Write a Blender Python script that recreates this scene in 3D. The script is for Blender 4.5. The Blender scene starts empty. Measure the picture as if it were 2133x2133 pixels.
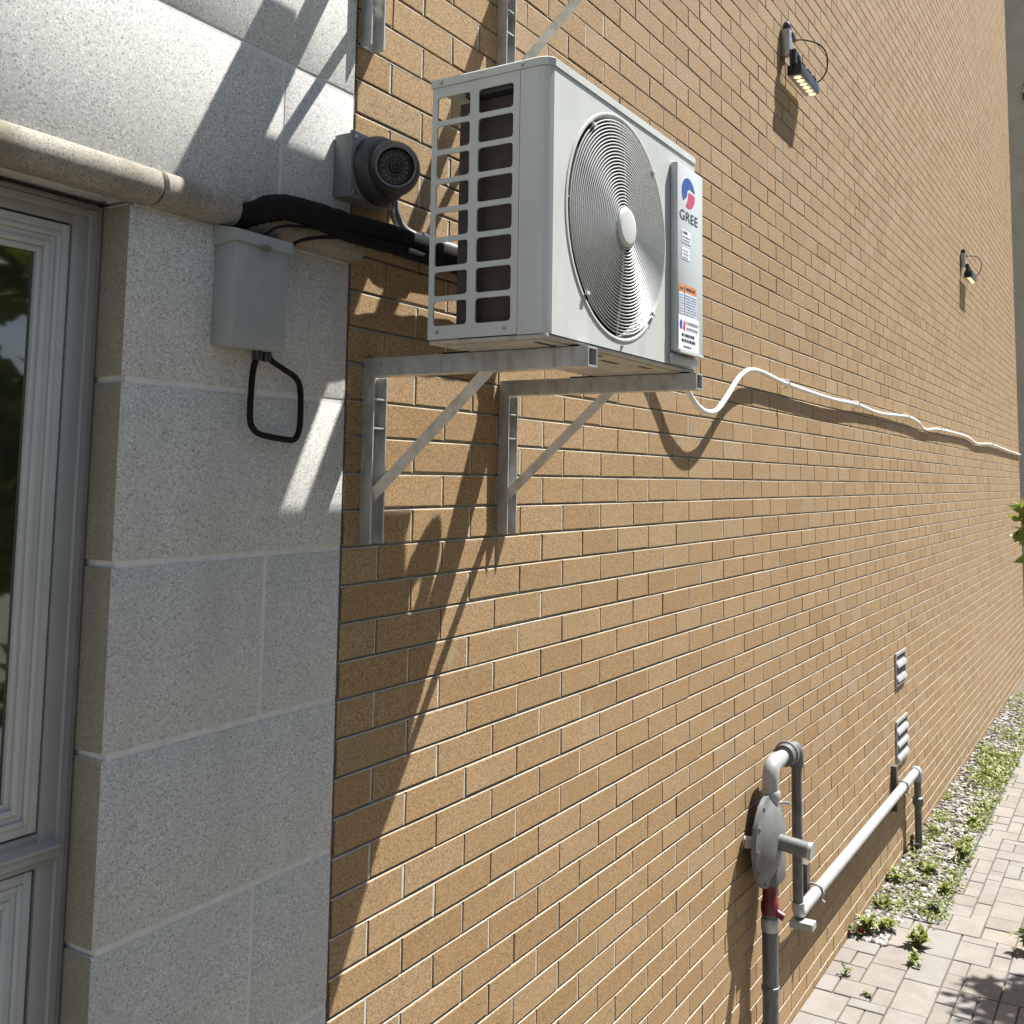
import bpy, bmesh, math, random
from mathutils import Vector, Matrix, noise
random.seed(7)
sc = bpy.context.scene
U = 0.09            # one brick course in metres; all layout below is in courses
SA, SB = 1.65, 3.36 # towards the sun: (SA, -1, SB)

# ------------------------------------------------------------------ camera
cam = bpy.data.cameras.new('camera'); camo = bpy.data.objects.new('camera', cam)
sc.collection.objects.link(camo); sc.camera = camo
W3 = Vector((-0.09482, -0.23448, 0.02655))
CC = (-23.07, -18.496, 6.991)
yaw = math.radians(45)
Bm = Matrix(((math.sin(yaw), -math.cos(yaw), 0), (0, 0, -1), (math.cos(yaw), math.sin(yaw), 0)))
Rm = Matrix.Rotation(W3.length, 3, W3.normalized()) @ Bm      # rows: right, down, forward
R4 = Matrix((Rm[0], -Rm[1], -Rm[2])).transposed().to_4x4()
camo.matrix_world = Matrix.Translation(Vector(CC) * U) @ R4
cam.sensor_width = 36; cam.lens = 36 * 2159.1 / 2133
cam.shift_y = -(1066.5 - 784.6) / 2133
cam.clip_start = 0.02; cam.clip_end = 600

# ------------------------------------------------------------------ world + sun
wd = bpy.data.worlds.new('World'); sc.world = wd; wd.use_nodes = True
nt = wd.node_tree; bg = nt.nodes['Background']
sky = nt.nodes.new('ShaderNodeTexSky'); sky.sky_type = 'NISHITA'; sky.sun_disc = False
el = math.atan2(SB, math.hypot(SA, 1)); sky.sun_elevation = el
sky.sun_rotation = math.atan2(SA, -1); sky.altitude = 100; sky.dust_density = 1.5
nt.links.new(sky.outputs[0], bg.inputs[0]); bg.inputs[1].default_value = 0.054
sun = bpy.data.lights.new('sun', 'SUN'); suno = bpy.data.objects.new('sun', sun); sc.collection.objects.link(suno)
sun.energy = 5.0; sun.angle = math.radians(0.53); sun.color = (1.0, 0.968, 0.915)
suno.rotation_euler = Vector((SA, -1, SB)).to_track_quat('Z', 'Y').to_euler()
suno.location = (0, -5, 20)
sc.view_settings.view_transform = 'Standard'; sc.view_settings.look = 'None'
sc.view_settings.exposure = 1.42; sc.view_settings.gamma = 1.0; sc.view_settings.use_curve_mapping = False
sc.render.engine = 'CYCLES'
sc.cycles.max_bounces = 4; sc.cycles.diffuse_bounces = 2; sc.cycles.glossy_bounces = 2; sc.cycles.transmission_bounces = 2

# ------------------------------------------------------------------ materials
M = {}
def base_mat(name):
    m = bpy.data.materials.new(name); m.use_nodes = True; M[name] = m
    return m, m.node_tree, m.node_tree.nodes['Principled BSDF']
def N(t, typ, **kw):
    n = t.nodes.new(typ)
    for k, v in kw.items(): setattr(n, k, v)
    return n
def ramp(t, fac, stops, interp='LINEAR'):
    r = N(t, 'ShaderNodeValToRGB'); cr = r.color_ramp; cr.interpolation = interp
    while len(cr.elements) < len(stops): cr.elements.new(0.5)
    for e, (p, c) in zip(cr.elements, stops):
        e.position = p; e.color = (c[0], c[1], c[2], 1) if len(c) == 3 else c
    t.links.new(fac, r.inputs[0]); return r.outputs[0]
def mixc(t, fac, a, b, mode='MIX'):
    n = N(t, 'ShaderNodeMix', data_type='RGBA', blend_type=mode)
    for s, v in ((n.inputs[0], fac), (n.inputs[6], a), (n.inputs[7], b)):
        if isinstance(v, bpy.types.NodeSocket): t.links.new(v, s)
        elif isinstance(v, tuple): s.default_value = (v[0], v[1], v[2], 1)
        else: s.default_value = v
    return n.outputs[2]
def math_n(t, op, a, b=0.5):
    n = N(t, 'ShaderNodeMath', operation=op)
    for s, v in ((n.inputs[0], a), (n.inputs[1], b)):
        if isinstance(v, bpy.types.NodeSocket): t.links.new(v, s)
        else: s.default_value = v
    return n.outputs[0]
def pos(t, scale=(1, 1, 1)):
    g = N(t, 'ShaderNodeNewGeometry'); mp = N(t, 'ShaderNodeMapping'); mp.inputs[3].default_value = scale
    t.links.new(g.outputs['Position'], mp.inputs[0]); return mp.outputs[0]
def noise_t(t, vec, scale, detail=3, rough=0.5):
    n = N(t, 'ShaderNodeTexNoise'); n.inputs['Scale'].default_value = scale; n.inputs['Detail'].default_value = detail
    n.inputs['Roughness'].default_value = rough; t.links.new(vec, n.inputs['Vector']); return n.outputs[0]
def voro(t, vec, scale, out='Color'):
    n = N(t, 'ShaderNodeTexVoronoi'); n.inputs['Scale'].default_value = scale; t.links.new(vec, n.inputs['Vector']); return n.outputs[out]
def bump(t, b, h, strength, dist):
    n = N(t, 'ShaderNodeBump'); n.inputs['Strength'].default_value = strength; n.inputs['Distance'].default_value = dist
    t.links.new(h, n.inputs['Height']); t.links.new(n.outputs[0], b.inputs['Normal'])
def sep(t, col):
    n = N(t, 'ShaderNodeSeparateColor'); t.links.new(col, n.inputs[0]); return n.outputs

def simple(name, col, rough=0.5, metal=0.0, var=0.12, scale=14, bmp=0.0, spec=0.5, dirt=None, df=0.6):
    m, t, b = base_mat(name); v = pos(t)
    n = noise_t(t, v, scale, 3, 0.6)
    lo = tuple(c * (1 - var) for c in col); hi = tuple(min(1, c * (1 + var)) for c in col)
    c = ramp(t, n, [(0.3, lo), (0.7, hi)])
    if dirt:
        d = noise_t(t, pos(t, (1, 1, 0.25)), scale * 2.2, 3, 0.7)
        f = ramp(t, d, [(0.52, (0, 0, 0)), (0.75, (1, 1, 1))])
        c = mixc(t, math_n(t, 'MULTIPLY', f, df), c, dirt)
    t.links.new(c, b.inputs['Base Color'])
    rr = math_n(t, 'MULTIPLY_ADD', noise_t(t, v, scale * 3, 1)); rr.node.inputs[1].default_value = 0.25; rr.node.inputs[2].default_value = rough - 0.12
    t.links.new(rr, b.inputs['Roughness'])
    b.inputs['Metallic'].default_value = metal; b.inputs['Specular IOR Level'].default_value = spec
    if bmp: bump(t, b, noise_t(t, v, scale * 12, 3), bmp, 0.002)
    return m

def stone_mat(name, col, dark, spots=True, grain=230, contrast=1.0, stain=0.35):
    m, t, b = base_mat(name); v = pos(t)
    g = sep(t, voro(t, v, grain))
    oi_ = N(t, 'ShaderNodeObjectInfo')
    c1 = tuple(x * (1 - 0.5 * contrast) for x in col); c2 = tuple(min(1, x * (1 + 0.33 * contrast)) for x in col)
    c = ramp(t, g[0], [(0.0, c1), (0.2, tuple(x * 0.9 for x in col)), (0.8, tuple(x * 1.05 for x in col)), (1.0, c2)])
    big = noise_t(t, pos(t, (1, 1, .3)), 5.0, 4, 0.62)
    c = mixc(t, math_n(t, 'MULTIPLY', ramp(t, big, [(0.42, (0, 0, 0)), (0.72, (1, 1, 1))]), stain), c, dark)
    c = mixc(t, math_n(t, 'MULTIPLY', oi_.outputs['Random'], 0.22), c, tuple(x * .72 for x in col))
    if spots:
        vn = N(t, 'ShaderNodeTexVoronoi'); vn.inputs['Scale'].default_value = 230; t.links.new(v, vn.inputs['Vector'])
        r = sep(t, vn.outputs['Color'])[1]
        thr = math_n(t, 'LESS_THAN', vn.outputs['Distance'], math_n(t, 'MULTIPLY', math_n(t, 'MAXIMUM', math_n(t, 'SUBTRACT', r, 0.78), 0.0), 1.6))
        c = mixc(t, thr, c, tuple(x * 0.13 for x in col))
    t.links.new(c, b.inputs['Base Color']); b.inputs['Roughness'].default_value = 0.92; b.inputs['Specular IOR Level'].default_value = 0.2
    bump(t, b, g[1], 0.2, 0.0014)
    return m

def brick_mat():
    m, t, b = base_mat('brick'); v = pos(t)
    at = N(t, 'ShaderNodeAttribute', attribute_name='tint'); tint = at.outputs['Fac']
    c = ramp(t, tint, [(0.0, (0.285, 0.184, 0.09)), (0.3, (0.312, 0.206, 0.104)), (0.7, (0.325, 0.218, 0.113)), (1.0, (0.332, 0.229, 0.128))])
    g = sep(t, voro(t, v, 270))
    c = mixc(t, 0.7, c, ramp(t, g[0], [(0.0, (0.4, 0.35, 0.3)), (0.3, (0.85, 0.85, 0.85)), (0.8, (1.07, 1.07, 1.07)), (1.0, (1.45, 1.47, 1.5))]), 'MULTIPLY')
    d = voro(t, v, 190, 'Distance'); r = sep(t, voro(t, v, 190))[1]
    thr = math_n(t, 'LESS_THAN', d, math_n(t, 'MULTIPLY', math_n(t, 'MAXIMUM', math_n(t, 'SUBTRACT', r, 0.76), 0.0), 1.1))
    c = mixc(t, thr, c, (0.07, 0.04, 0.022))
    big = noise_t(t, v, 1.6, 4, 0.65)
    c = mixc(t, math_n(t, 'MULTIPLY', ramp(t, big, [(0.48, (0, 0, 0)), (0.74, (1, 1, 1))]), 0.4), c, (0.27, 0.19, 0.098))
    # weathered grey-green rub marks
    st = noise_t(t, pos(t, (1.5, 1, 0.6)), 3.2, 3, 0.7)
    c = mixc(t, math_n(t, 'MULTIPLY', ramp(t, st, [(0.66, (0, 0, 0)), (0.76, (1, 1, 1))]), 0.3), c, (0.36, 0.36, 0.2))
    t.links.new(c, b.inputs['Base Color']); b.inputs['Roughness'].default_value = 0.88; b.inputs['Specular IOR Level'].default_value = 0.25
    bump(t, b, g[1], 0.18, 0.0012)
brick_mat()
stone_mat('stone', (0.545, 0.547, 0.515), (0.37, 0.36, 0.315), grain=330, contrast=1.1, stain=.4)
stone_mat('stone_smooth', (0.29, 0.275, 0.235), (0.15, 0.125, 0.085), grain=300, contrast=0.8, stain=.8)
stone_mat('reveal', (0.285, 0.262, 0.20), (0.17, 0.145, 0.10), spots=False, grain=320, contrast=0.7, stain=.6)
simple('stone_mortar', (0.61, 0.60, 0.57), 0.95, var=0.1, scale=30, bmp=0.4, spec=0.1)
simple('mortar', (0.47, 0.425, 0.35), 0.95, var=0.16, scale=40, bmp=0.5, spec=0.1)
simple('sealant', (0.09, 0.08, 0.075), 0.8, var=0.3, scale=30)
simple('ac_paint', (0.475, 0.49, 0.458), 0.42, var=0.04, scale=6, dirt=(0.34, 0.325, 0.275), df=.45)
simple('ac_strip', (0.46, 0.49, 0.475), 0.3, var=0.02, scale=6)
simple('ac_wire', (0.50, 0.51, 0.495), 0.35, var=0.03)
simple('fan_plastic', (0.33, 0.315, 0.26), 0.45, var=0.08)
simple('coil', (0.052, 0.037, 0.029), 0.7, var=0.25, scale=60, bmp=0.6)
simple('ac_dark', (0.03, 0.03, 0.03), 0.7, var=0.2)
simple('pan_metal', (0.42, 0.40, 0.35), 0.5, metal=0.1, var=0.12, scale=10, dirt=(0.22, 0.19, 0.14))
simple('screw', (0.35, 0.35, 0.34), 0.35, metal=0.9)
simple('galvanised', (0.50, 0.50, 0.48), 0.4, metal=0.6, var=0.18, scale=18, dirt=(0.24, 0.20, 0.15))
simple('black_rubber', (0.010, 0.010, 0.010), 0.95, var=0.3, scale=25, bmp=0.9, spec=0.15)
simple('black_cable', (0.010, 0.010, 0.010), 0.85, var=0.2, spec=0.15)
simple('black_metal', (0.018, 0.019, 0.022), 0.4, var=0.2)
simple('box_grey', (0.29, 0.32, 0.315), 0.42, var=0.06, scale=9, dirt=(0.24, 0.26, 0.24))
simple('cam_grey', (0.15, 0.157, 0.16), 0.42, var=0.05)
simple('cam_dark', (0.03, 0.03, 0.032), 0.5, var=0.05)
simple('lens_black', (0.008, 0.008, 0.01), 0.12, var=0.1)
simple('led_ring', (0.09, 0.09, 0.09), 0.3)
simple('conduit', (0.42, 0.42, 0.43), 0.32, metal=0.75, var=0.12)
simple('gas_grey', (0.34, 0.352, 0.348), 0.42, metal=0.15, var=0.1, scale=12, dirt=(0.26, 0.25, 0.22))
simple('reg_case', (0.135, 0.142, 0.14), 0.5, metal=0.1, var=0.18, scale=14, dirt=(0.11, 0.10, 0.085))
simple('gas_dark', (0.12, 0.125, 0.125), 0.5, metal=0.2, var=0.25, scale=16, dirt=(0.10, 0.08, 0.06))
simple('red_paint', (0.13, 0.01, 0.016), 0.4, var=0.2)
simple('strut', (0.10, 0.085, 0.072), 0.6, metal=0.3, var=0.25)
simple('white_hose', (0.72, 0.71, 0.67), 0.45, var=0.06)
simple('vent_metal', (0.40, 0.405, 0.40), 0.35, metal=0.4, var=0.12)
simple('vent_dark', (0.05, 0.055, 0.065), 0.7)
simple('frame_alu', (0.33, 0.33, 0.315), 0.38, metal=0.1, var=0.05, scale=8)
simple('frame_sash', (0.47, 0.48, 0.46), 0.34, var=0.05, scale=8)
simple('gasket', (0.01, 0.01, 0.01), 0.7)
simple('caulk', (0.20, 0.185, 0.17), 0.8, var=0.15, scale=20)
simple('interior', (0.05, 0.05, 0.045), 0.9)
simple('far_wall', (0.40, 0.345, 0.26), 0.9, var=0.1, scale=3)
def pebble_mat():
    m, t, b = base_mat('pebble_a'); at = N(t, 'ShaderNodeAttribute', attribute_name='tint')
    c = ramp(t, at.outputs['Fac'], [(0, (0.08, 0.07, 0.065)), (.35, (0.19, 0.17, 0.15)), (.7, (0.28, 0.26, 0.24)), (1, (0.38, 0.365, 0.345))])
    c = mixc(t, .5, c, ramp(t, noise_t(t, pos(t), 90, 3), [(.3, (.7, .7, .7)), (.7, (1.25, 1.25, 1.25))]), 'MULTIPLY')
    t.links.new(c, b.inputs['Base Color']); b.inputs['Roughness'].default_value = .85
pebble_mat()
simple('edging', (0.03, 0.035, 0.042), 0.6)
simple('soil', (0.10, 0.08, 0.06), 0.95, var=0.3, scale=40)
simple('ground', (0.15, 0.14, 0.11), 0.95, var=0.12, scale=3)
simple('bark', (0.10, 0.075, 0.05), 0.95, var=0.35, scale=30, bmp=0.8)
simple('blue_print', (0.02, 0.06, 0.28), 0.35, var=0.05)
simple('red_print', (0.5, 0.045, 0.09), 0.35, var=0.05)
simple('black_print', (0.02, 0.022, 0.03), 0.4, var=0.05)
simple('grey_print', (0.22, 0.24, 0.28), 0.4, var=0.2, scale=300)
simple('orange_print', (0.62, 0.20, 0.02), 0.4, var=0.15, scale=200)
simple('sticker_white', (0.74, 0.77, 0.82), 0.4, var=0.03)
simple('pane_blue', (0.60, 0.66, 0.74), 0.4, var=0.05)
simple('flower_red', (0.45, 0.02, 0.07), 0.5)

def paver_mat():
    m, t, b = base_mat('paver'); v = pos(t)
    oi = N(t, 'ShaderNodeObjectInfo')
    c = ramp(t, oi.outputs['Random'], [(0, (0.185, 0.165, 0.148)), (0.4, (0.222, 0.202, 0.183)), (0.7, (0.205, 0.194, 0.184)), (1, (0.237, 0.208, 0.18))])
    c = mixc(t, 0.6, c, ramp(t, noise_t(t, v, 130, 3, 0.7), [(0.3, (0.72, 0.72, 0.72)), (0.7, (1.22, 1.22, 1.22))]), 'MULTIPLY')
    c = mixc(t, math_n(t, 'MULTIPLY', ramp(t, noise_t(t, v, 7, 5, 0.65), [(0.42, (0, 0, 0)), (0.7, (1, 1, 1))]), 0.5), c, (0.135, 0.122, 0.105))
    t.links.new(c, b.inputs['Base Color']); b.inputs['Roughness'].default_value = 0.9; b.inputs['Specular IOR Level'].default_value = 0.2
    bump(t, b, noise_t(t, v, 150, 4, 0.7), 0.4, 0.002)
paver_mat()
def leaf_mat(name, a, b2):
    m, t, b = base_mat(name); v = pos(t)
    c = ramp(t, noise_t(t, v, 28, 2), [(0.3, a), (0.7, b2)])
    t.links.new(c, b.inputs['Base Color']); b.inputs['Roughness'].default_value = 0.5
    tr = N(t, 'ShaderNodeBsdfTranslucent'); t.links.new(c, tr.inputs[0])
    mx = N(t, 'ShaderNodeMixShader'); mx.inputs[0].default_value = 0.35
    t.links.new(b.outputs[0], mx.inputs[1]); t.links.new(tr.outputs[0], mx.inputs[2])
    t.links.new(mx.outputs[0], t.nodes['Material Output'].inputs[0])
leaf_mat('leaf_tree', (0.035, 0.07, 0.015), (0.07, 0.12, 0.025))
leaf_mat('leaf_weed', (0.14, 0.19, 0.03), (0.25, 0.275, 0.06))
leaf_mat('leaf_pale', (0.13, 0.17, 0.07), (0.22, 0.25, 0.10))
def glass_mat():
    m, t, b = base_mat('window_glass'); b.inputs['Base Color'].default_value = (0.016, 0.022, 0.012, 1)
    b.inputs['Roughness'].default_value = 0.03; b.inputs['IOR'].default_value = 2.2
    bump(t, b, noise_t(t, pos(t), 3, 2), 0.03, 0.01)
glass_mat()
def led_mat():
    m, t, b = base_mat('led_lens'); b.inputs['Base Color'].default_value = (0.8, 0.7, 0.5, 1)
    b.inputs['Emission Color'].default_value = (1.0, 0.80, 0.42, 1); b.inputs['Emission Strength'].default_value = 0.55
led_mat()

# ------------------------------------------------------------------ mesh helpers (course units)
def wloc(o):
    v = Vector((0, 0, 0))
    while o: v += o.location; o = o.parent
    return v
class MB:
    def __init__(s): s.v = []; s.f = []; s.m = []; s.mi = 0
    def add(s, vs, fs):
        o = len(s.v); s.v += [tuple(p) for p in vs]
        for f in fs: s.f.append([i + o for i in f]); s.m.append(s.mi)
    def box(s, x0, x1, y0, y1, z0, z1, c=0.0):
        if c <= 0:
            vs = [(x, y, z) for x in (x0, x1) for y in (y0, y1) for z in (z0, z1)]
            s.add(vs, [(0, 1, 3, 2), (4, 6, 7, 5), (0, 4, 5, 1), (2, 3, 7, 6), (0, 2, 6, 4), (1, 5, 7, 3)]); return s
        bm = bmesh.new(); bmesh.ops.create_cube(bm, size=1)
        for v in bm.verts:
            v.co = Vector(((x0 + x1) / 2 + v.co.x * (x1 - x0), (y0 + y1) / 2 + v.co.y * (y1 - y0), (z0 + z1) / 2 + v.co.z * (z1 - z0)))
        bmesh.ops.bevel(bm, geom=bm.edges[:], offset=c, segments=2, affect='EDGES', profile=0.5)
        s.bm(bm); return s
    def bm(s, bm, mat=None):
        bm.verts.index_update()
        vs = [(mat @ v.co if mat else v.co.copy()) for v in bm.verts]
        s.add(vs, [[v.index for v in f.verts] for f in bm.faces]); bm.free()
    def tube(s, pts, r, n=10, cap=True, closed=False, wob=0):
        pts = [Vector(p) for p in pts]; L = len(pts)
        rs = r if isinstance(r, (list, tuple)) else [r] * L
        if wob: rs = [q * (1 + random.uniform(-wob, wob)) for q in rs]
        up = None; rings = []
        for i, p in enumerate(pts):
            if closed: d = (pts[(i + 1) % L] - pts[i - 1])
            else: d = (pts[min(i + 1, L - 1)] - pts[max(i - 1, 0)])
            d.normalize()
            if up is None:
                up = Vector((0, 0, 1)) if abs(d.z) < 0.9 else Vector((0, 1, 0))
            a = d.cross(up); 
            if a.length < 1e-5: a = d.cross(Vector((1, 0, 0)))
            a.normalize(); up = a.cross(d).normalized()
            rings.append([p + (a * math.cos(t) + up * math.sin(t)) * rs[i] for t in [2 * math.pi * k / n for k in range(n)]])
        vs = [q for rg in rings for q in rg]; fs = []
        for i in range(L if closed else L - 1):
            for k in range(n):
                a0 = i * n + k; a1 = i * n + (k + 1) % n; j = (i + 1) % L
                fs.append((a0, a1, j * n + (k + 1) % n, j * n + k))
        if cap and not closed: fs.append(list(range(n))[::-1]); fs.append([(L - 1) * n + k for k in range(n)])
        s.add(vs, fs); return s
    def lathe(s, prof, center, axis='Y', n=32, close=False):
        # prof: (r, h) pairs, h along axis
        vs = []; fs = []
        for (r, h) in prof:
            for k in range(n):
                t = 2 * math.pi * k / n; a, b = r * math.cos(t), r * math.sin(t)
                p = {'Y': (a, h, b), 'X': (h, a, b), 'Z': (a, b, h)}[axis]
                vs.append((center[0] + p[0], center[1] + p[1], center[2] + p[2]))
        for i in range(len(prof) - 1):
            for k in range(n):
                fs.append((i * n + k, i * n + (k + 1) % n, (i + 1) * n + (k + 1) % n, (i + 1) * n + k))
        if close:
            fs.append([k for k in range(n)]); fs.append([(len(prof) - 1) * n + k for k in range(n)])
        s.add(vs, fs); return s
    def prism(s, poly, z0, z1):   # poly in xy
        n = len(poly); vs = [(x, y, z0) for x, y in poly] + [(x, y, z1) for x, y in poly]
        fs = [list(range(n))[::-1], [n + k for k in range(n)]] + [(k, (k + 1) % n, n + (k + 1) % n, n + k) for k in range(n)]
        s.add(vs, fs); return s
    def build(s, name, mat, parent=None, smooth=None, origin=None, fix=True):
        me = bpy.data.meshes.new(name)
        off = wloc(parent) if parent else (Vector(origin) * U if origin else Vector((0, 0, 0)))
        me.from_pydata([(x * U - off.x, y * U - off.y, z * U - off.z) for x, y, z in s.v], [], s.f)
        mats = mat if isinstance(mat, (list, tuple)) else [mat]
        for m in mats: me.materials.append(M[m])
        if len(mats) > 1: me.polygons.foreach_set('material_index', s.m)
        if fix:
            bm = bmesh.new(); bm.from_mesh(me); bmesh.ops.recalc_face_normals(bm, faces=bm.faces); bm.to_mesh(me); bm.free()
        if smooth is not None:
            me.polygons.foreach_set('use_smooth', [True] * len(me.polygons)); me.set_sharp_from_angle(angle=math.radians(smooth))
        me.update()
        o = bpy.data.objects.new(name, me); sc.collection.objects.link(o)
        if parent: o.parent = parent
        elif origin: o.location = off
        return o
def empty(name, loc):
    o = bpy.data.objects.new(name, None); sc.collection.objects.link(o); o.location = Vector(loc) * U
    o.empty_display_size = 0.05; return o
def tag(o, label=None, cat=None, group=None, kind=None):
    for k, v in (('label', label), ('category', cat), ('group', group), ('kind', kind)):
        if v: o[k] = v
    return o
def copy_tree(o, parent=None):
    c = o.copy(); sc.collection.objects.link(c); c.parent = parent
    for ch in list(o.children): copy_tree(ch, c)
    return c
def curve(pts, n=8):   # Catmull-Rom
    P = [Vector(p) for p in pts]; P = [2 * P[0] - P[1]] + P + [2 * P[-1] - P[-2]]; out = []
    for i in range(1, len(P) - 2):
        for k in range(n):
            t = k / n; a, b, c, d = P[i - 1], P[i], P[i + 1], P[i + 2]
            out.append(0.5 * ((2 * b) + (c - a) * t + (2 * a - 5 * b + 4 * c - d) * t * t + (3 * b - a - 3 * c + d) * t ** 3))
    return out + [P[-2]]
def project(x, y, z):  # course units -> photo pixels (used only to rank which bricks show largest)
    q = Rm @ (Vector((x, y, z)) - Vector(CC)); return (1066.5 + 2159.1 * q.x / q.z, 784.6 + 2159.1 * q.y / q.z, q.z)

GZ = -23.35   # paving level
XE = 168.0    # right end of the brick wall
XS = -1.6     # joint between stone and brick

# ------------------------------------------------------------------ ground
g = MB(); g.box(-600, 700, -700, 300, GZ - 3, GZ - 0.35)
tag(g.build('ground', 'ground'), kind='structure')

# ------------------------------------------------------------------ brick wall
wall = empty('brick_wall', (80, 0, GZ))
tag(wall, 'long tan brick wall in running bond with pale recessed mortar joints', 'wall')
HB = 1.532; BL = 2 * HB; JT = 0.108
MJ = 128.8     # movement joint
mo = MB(); mo.box(XS + 0.03, XE, 0.125, 3.0, GZ - 2, 108)
for j in range(-109, 26):   # weathered bed joints: deep under the upper brick, flush at the lower one
    zt = -j + JT + .01; n_ = 40
    vs = []
    for k in range(n_ + 1):
        x = XS + .05 + (XE - XS - .06) * (k / n_) ** 2.2; w = random.uniform(-.006, .006)
        vs += [(x, .124, zt - JT * .82 + w), (x, .013 + w, zt - JT * .87 + w), (x, .006 + w * .6, zt - JT - .012)]
    mo.add(vs, [(3 * k + a, 3 * k + 3 + a, 3 * k + 4 + a, 3 * k + 1 + a) for k in range(n_) for a in (0, 1)])
mj = MB(); mj.box(MJ - 0.05, MJ + 0.05, 0.012, 0.1, GZ - 1, 107.5); mj.build('movement_joint', 'sealant', wall)
sj = MB(); sj.box(XS - 0.02, XS + 0.075, 0.03, 0.3, GZ - 1, 108); sj.build('sealant_joint', 'sealant', wall)
def brick_geo(x0, x1, z0, z1, rnd):
    ch = 0.011; yo = rnd.uniform(-0.007, 0.006); j = lambda: rnd.uniform(-0.013, 0.013)
    z0 += rnd.uniform(-.016, .018); x1 += rnd.uniform(-.02, .015)
    t = rnd.uniform(-0.006, 0.006); tz = rnd.uniform(-0.005, 0.005)
    cs = [(x0 + j(), z0 + j(), -1, -1), (x1 + j(), z0 + j(), 1, -1), (x1 + j(), z1 + j(), 1, 1), (x0 + j(), z1 + j(), -1, 1)]
    vs = [(x, 0.15, z) for x, z, a, b in cs] + [(x, ch * 0.8 + yo + a * t + b * tz, z) for x, z, a, b in cs] + \
         [(x - a * ch, yo + a * t + b * tz, z - b * ch) for x, z, a, b in cs]
    fs = [(8, 9, 10, 11)] + [(4 + k, 4 + (k + 1) % 4, 8 + (k + 1) % 4, 8 + k) for k in range(4)] + [(k, (k + 1) % 4, 4 + (k + 1) % 4, 4 + k) for k in range(4)]
    return vs, fs
def tint_attr(me, vals):
    a = me.attributes.new('tint', 'FLOAT', 'POINT'); a.data.foreach_set('value', vals)
bricks = []; rr = random.Random(3); HJ = []
for j in range(-109, 26):
    z1 = -j - 0.0; z0 = z1 - 1 + JT
    # brick tops sit at integer heights (top edge of course j at -j)
    z1 = -j; 
    par = 0 if (j % 2) else 1
    i = -1 + (0 if par else 1)
    xs = []
    k = -3
    while True:
        xa = (k * 2 + (1 if j % 2 == 0 else 0)) * HB
        if xa > XE: break
        a = max(xa + JT / 2, XS + 0.08); b = min(xa + BL - JT / 2, XE)
        for (p, q) in ((a, min(b, MJ - 0.06)), (max(a, MJ + 0.06), b)):
            if q - p > 0.12: bricks.append((p, q, z1 - 1 + JT, z1)); HJ.append((q, z1 - 1 + JT, z1))
        k += 1
for (q, za, zb) in HJ:   # head joints: flush on the left, raked out on the right
    d = rr.uniform(.010, .022); f = rr.uniform(.45, .65) if rr.random() < .72 else .96
    mo.add([(q - .008, d, za - .02), (q + JT * f, d + .006, za - .02), (q + JT * f, d + .006, zb + .005), (q - .008, d, zb + .005), (q + JT * f + .01, .124, za - .02), (q + JT * f + .01, .124, zb + .005)], [(0, 1, 2, 3), (1, 4, 5, 2)])
mo.build('mortar', 'mortar', wall, fix=False)
vis = []
for n, (a, b, z0, z1) in enumerate(bricks):
    u, v, w = project((a + b) / 2, 0, (z0 + z1) / 2)
    if w > 1 and -20 < u < 2150 and -20 < v < 2150:
        hid = (900 < u < 1440 and 340 < v < 690) or (1150 < u < 1440 and v > 110 + 0.73 * (u - 1150) and v < 700)
        if not hid: vis.append((w - (b - a) * 0.01, n))
vis.sort(); near = set(n for _, n in vis[:300])
variants = []
for k in range(28):
    vs, fs = brick_geo(-HB + JT / 2, HB - JT / 2, -(1 - JT) / 2, (1 - JT) / 2, rr)
    me = bpy.data.meshes.new('brick'); me.from_pydata([(x * U, y * U, z * U) for x, y, z in vs], [], fs)
    me.materials.append(M['brick']); tint_attr(me, [rr.random()] * len(vs)); variants.append(me)
field = MB(); tints = []; WL = wall.location
for n, (a, b, z0, z1) in enumerate(bricks):
    if n in near:
        if abs((b - a) - (BL - JT)) < 0.01: me = rr.choice(variants)
        else:
            vs, fs = brick_geo(-(b - a) / 2, (b - a) / 2, -(z1 - z0) / 2, (z1 - z0) / 2, rr)
            me = bpy.data.meshes.new('brick'); me.from_pydata([(x * U, y * U, z * U) for x, y, z in vs], [], fs)
            me.materials.append(M['brick']); tint_attr(me, [rr.random()] * len(vs))
        o = bpy.data.objects.new('brick', me); sc.collection.objects.link(o); o.parent = wall
        o.location = Vector(((a + b) / 2 + rr.uniform(-.012, .012), rr.uniform(-.003, .003), (z0 + z1) / 2 + rr.uniform(-.014, .014))) * U - WL
    else:
        vs, fs = brick_geo(a, b, z0, z1, rr); field.add(vs, fs); tints += [min(1, max(0, rr.gauss(0.5, 0.3)))] * len(vs)
fo = field.build('brick_field', 'brick', wall, fix=False); tint_attr(fo.data, tints); tag(fo, kind='stuff')

# neighbouring building seen past the end of the brick wall
fw = MB(); fw.box(190, 230, -9, 60, GZ - 2, 125)
nb = empty('neighbour_building', (205, 20, GZ)); tag(nb, 'shaded brown building beyond the far end of the brick wall', 'building')
fw.build('wall', 'far_wall', nb)
b = MB(); b.box(189.6, 190, -9, 60, GZ - 1.5, GZ + 4, .05); b.build('plinth', 'far_wall', nb)

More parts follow.
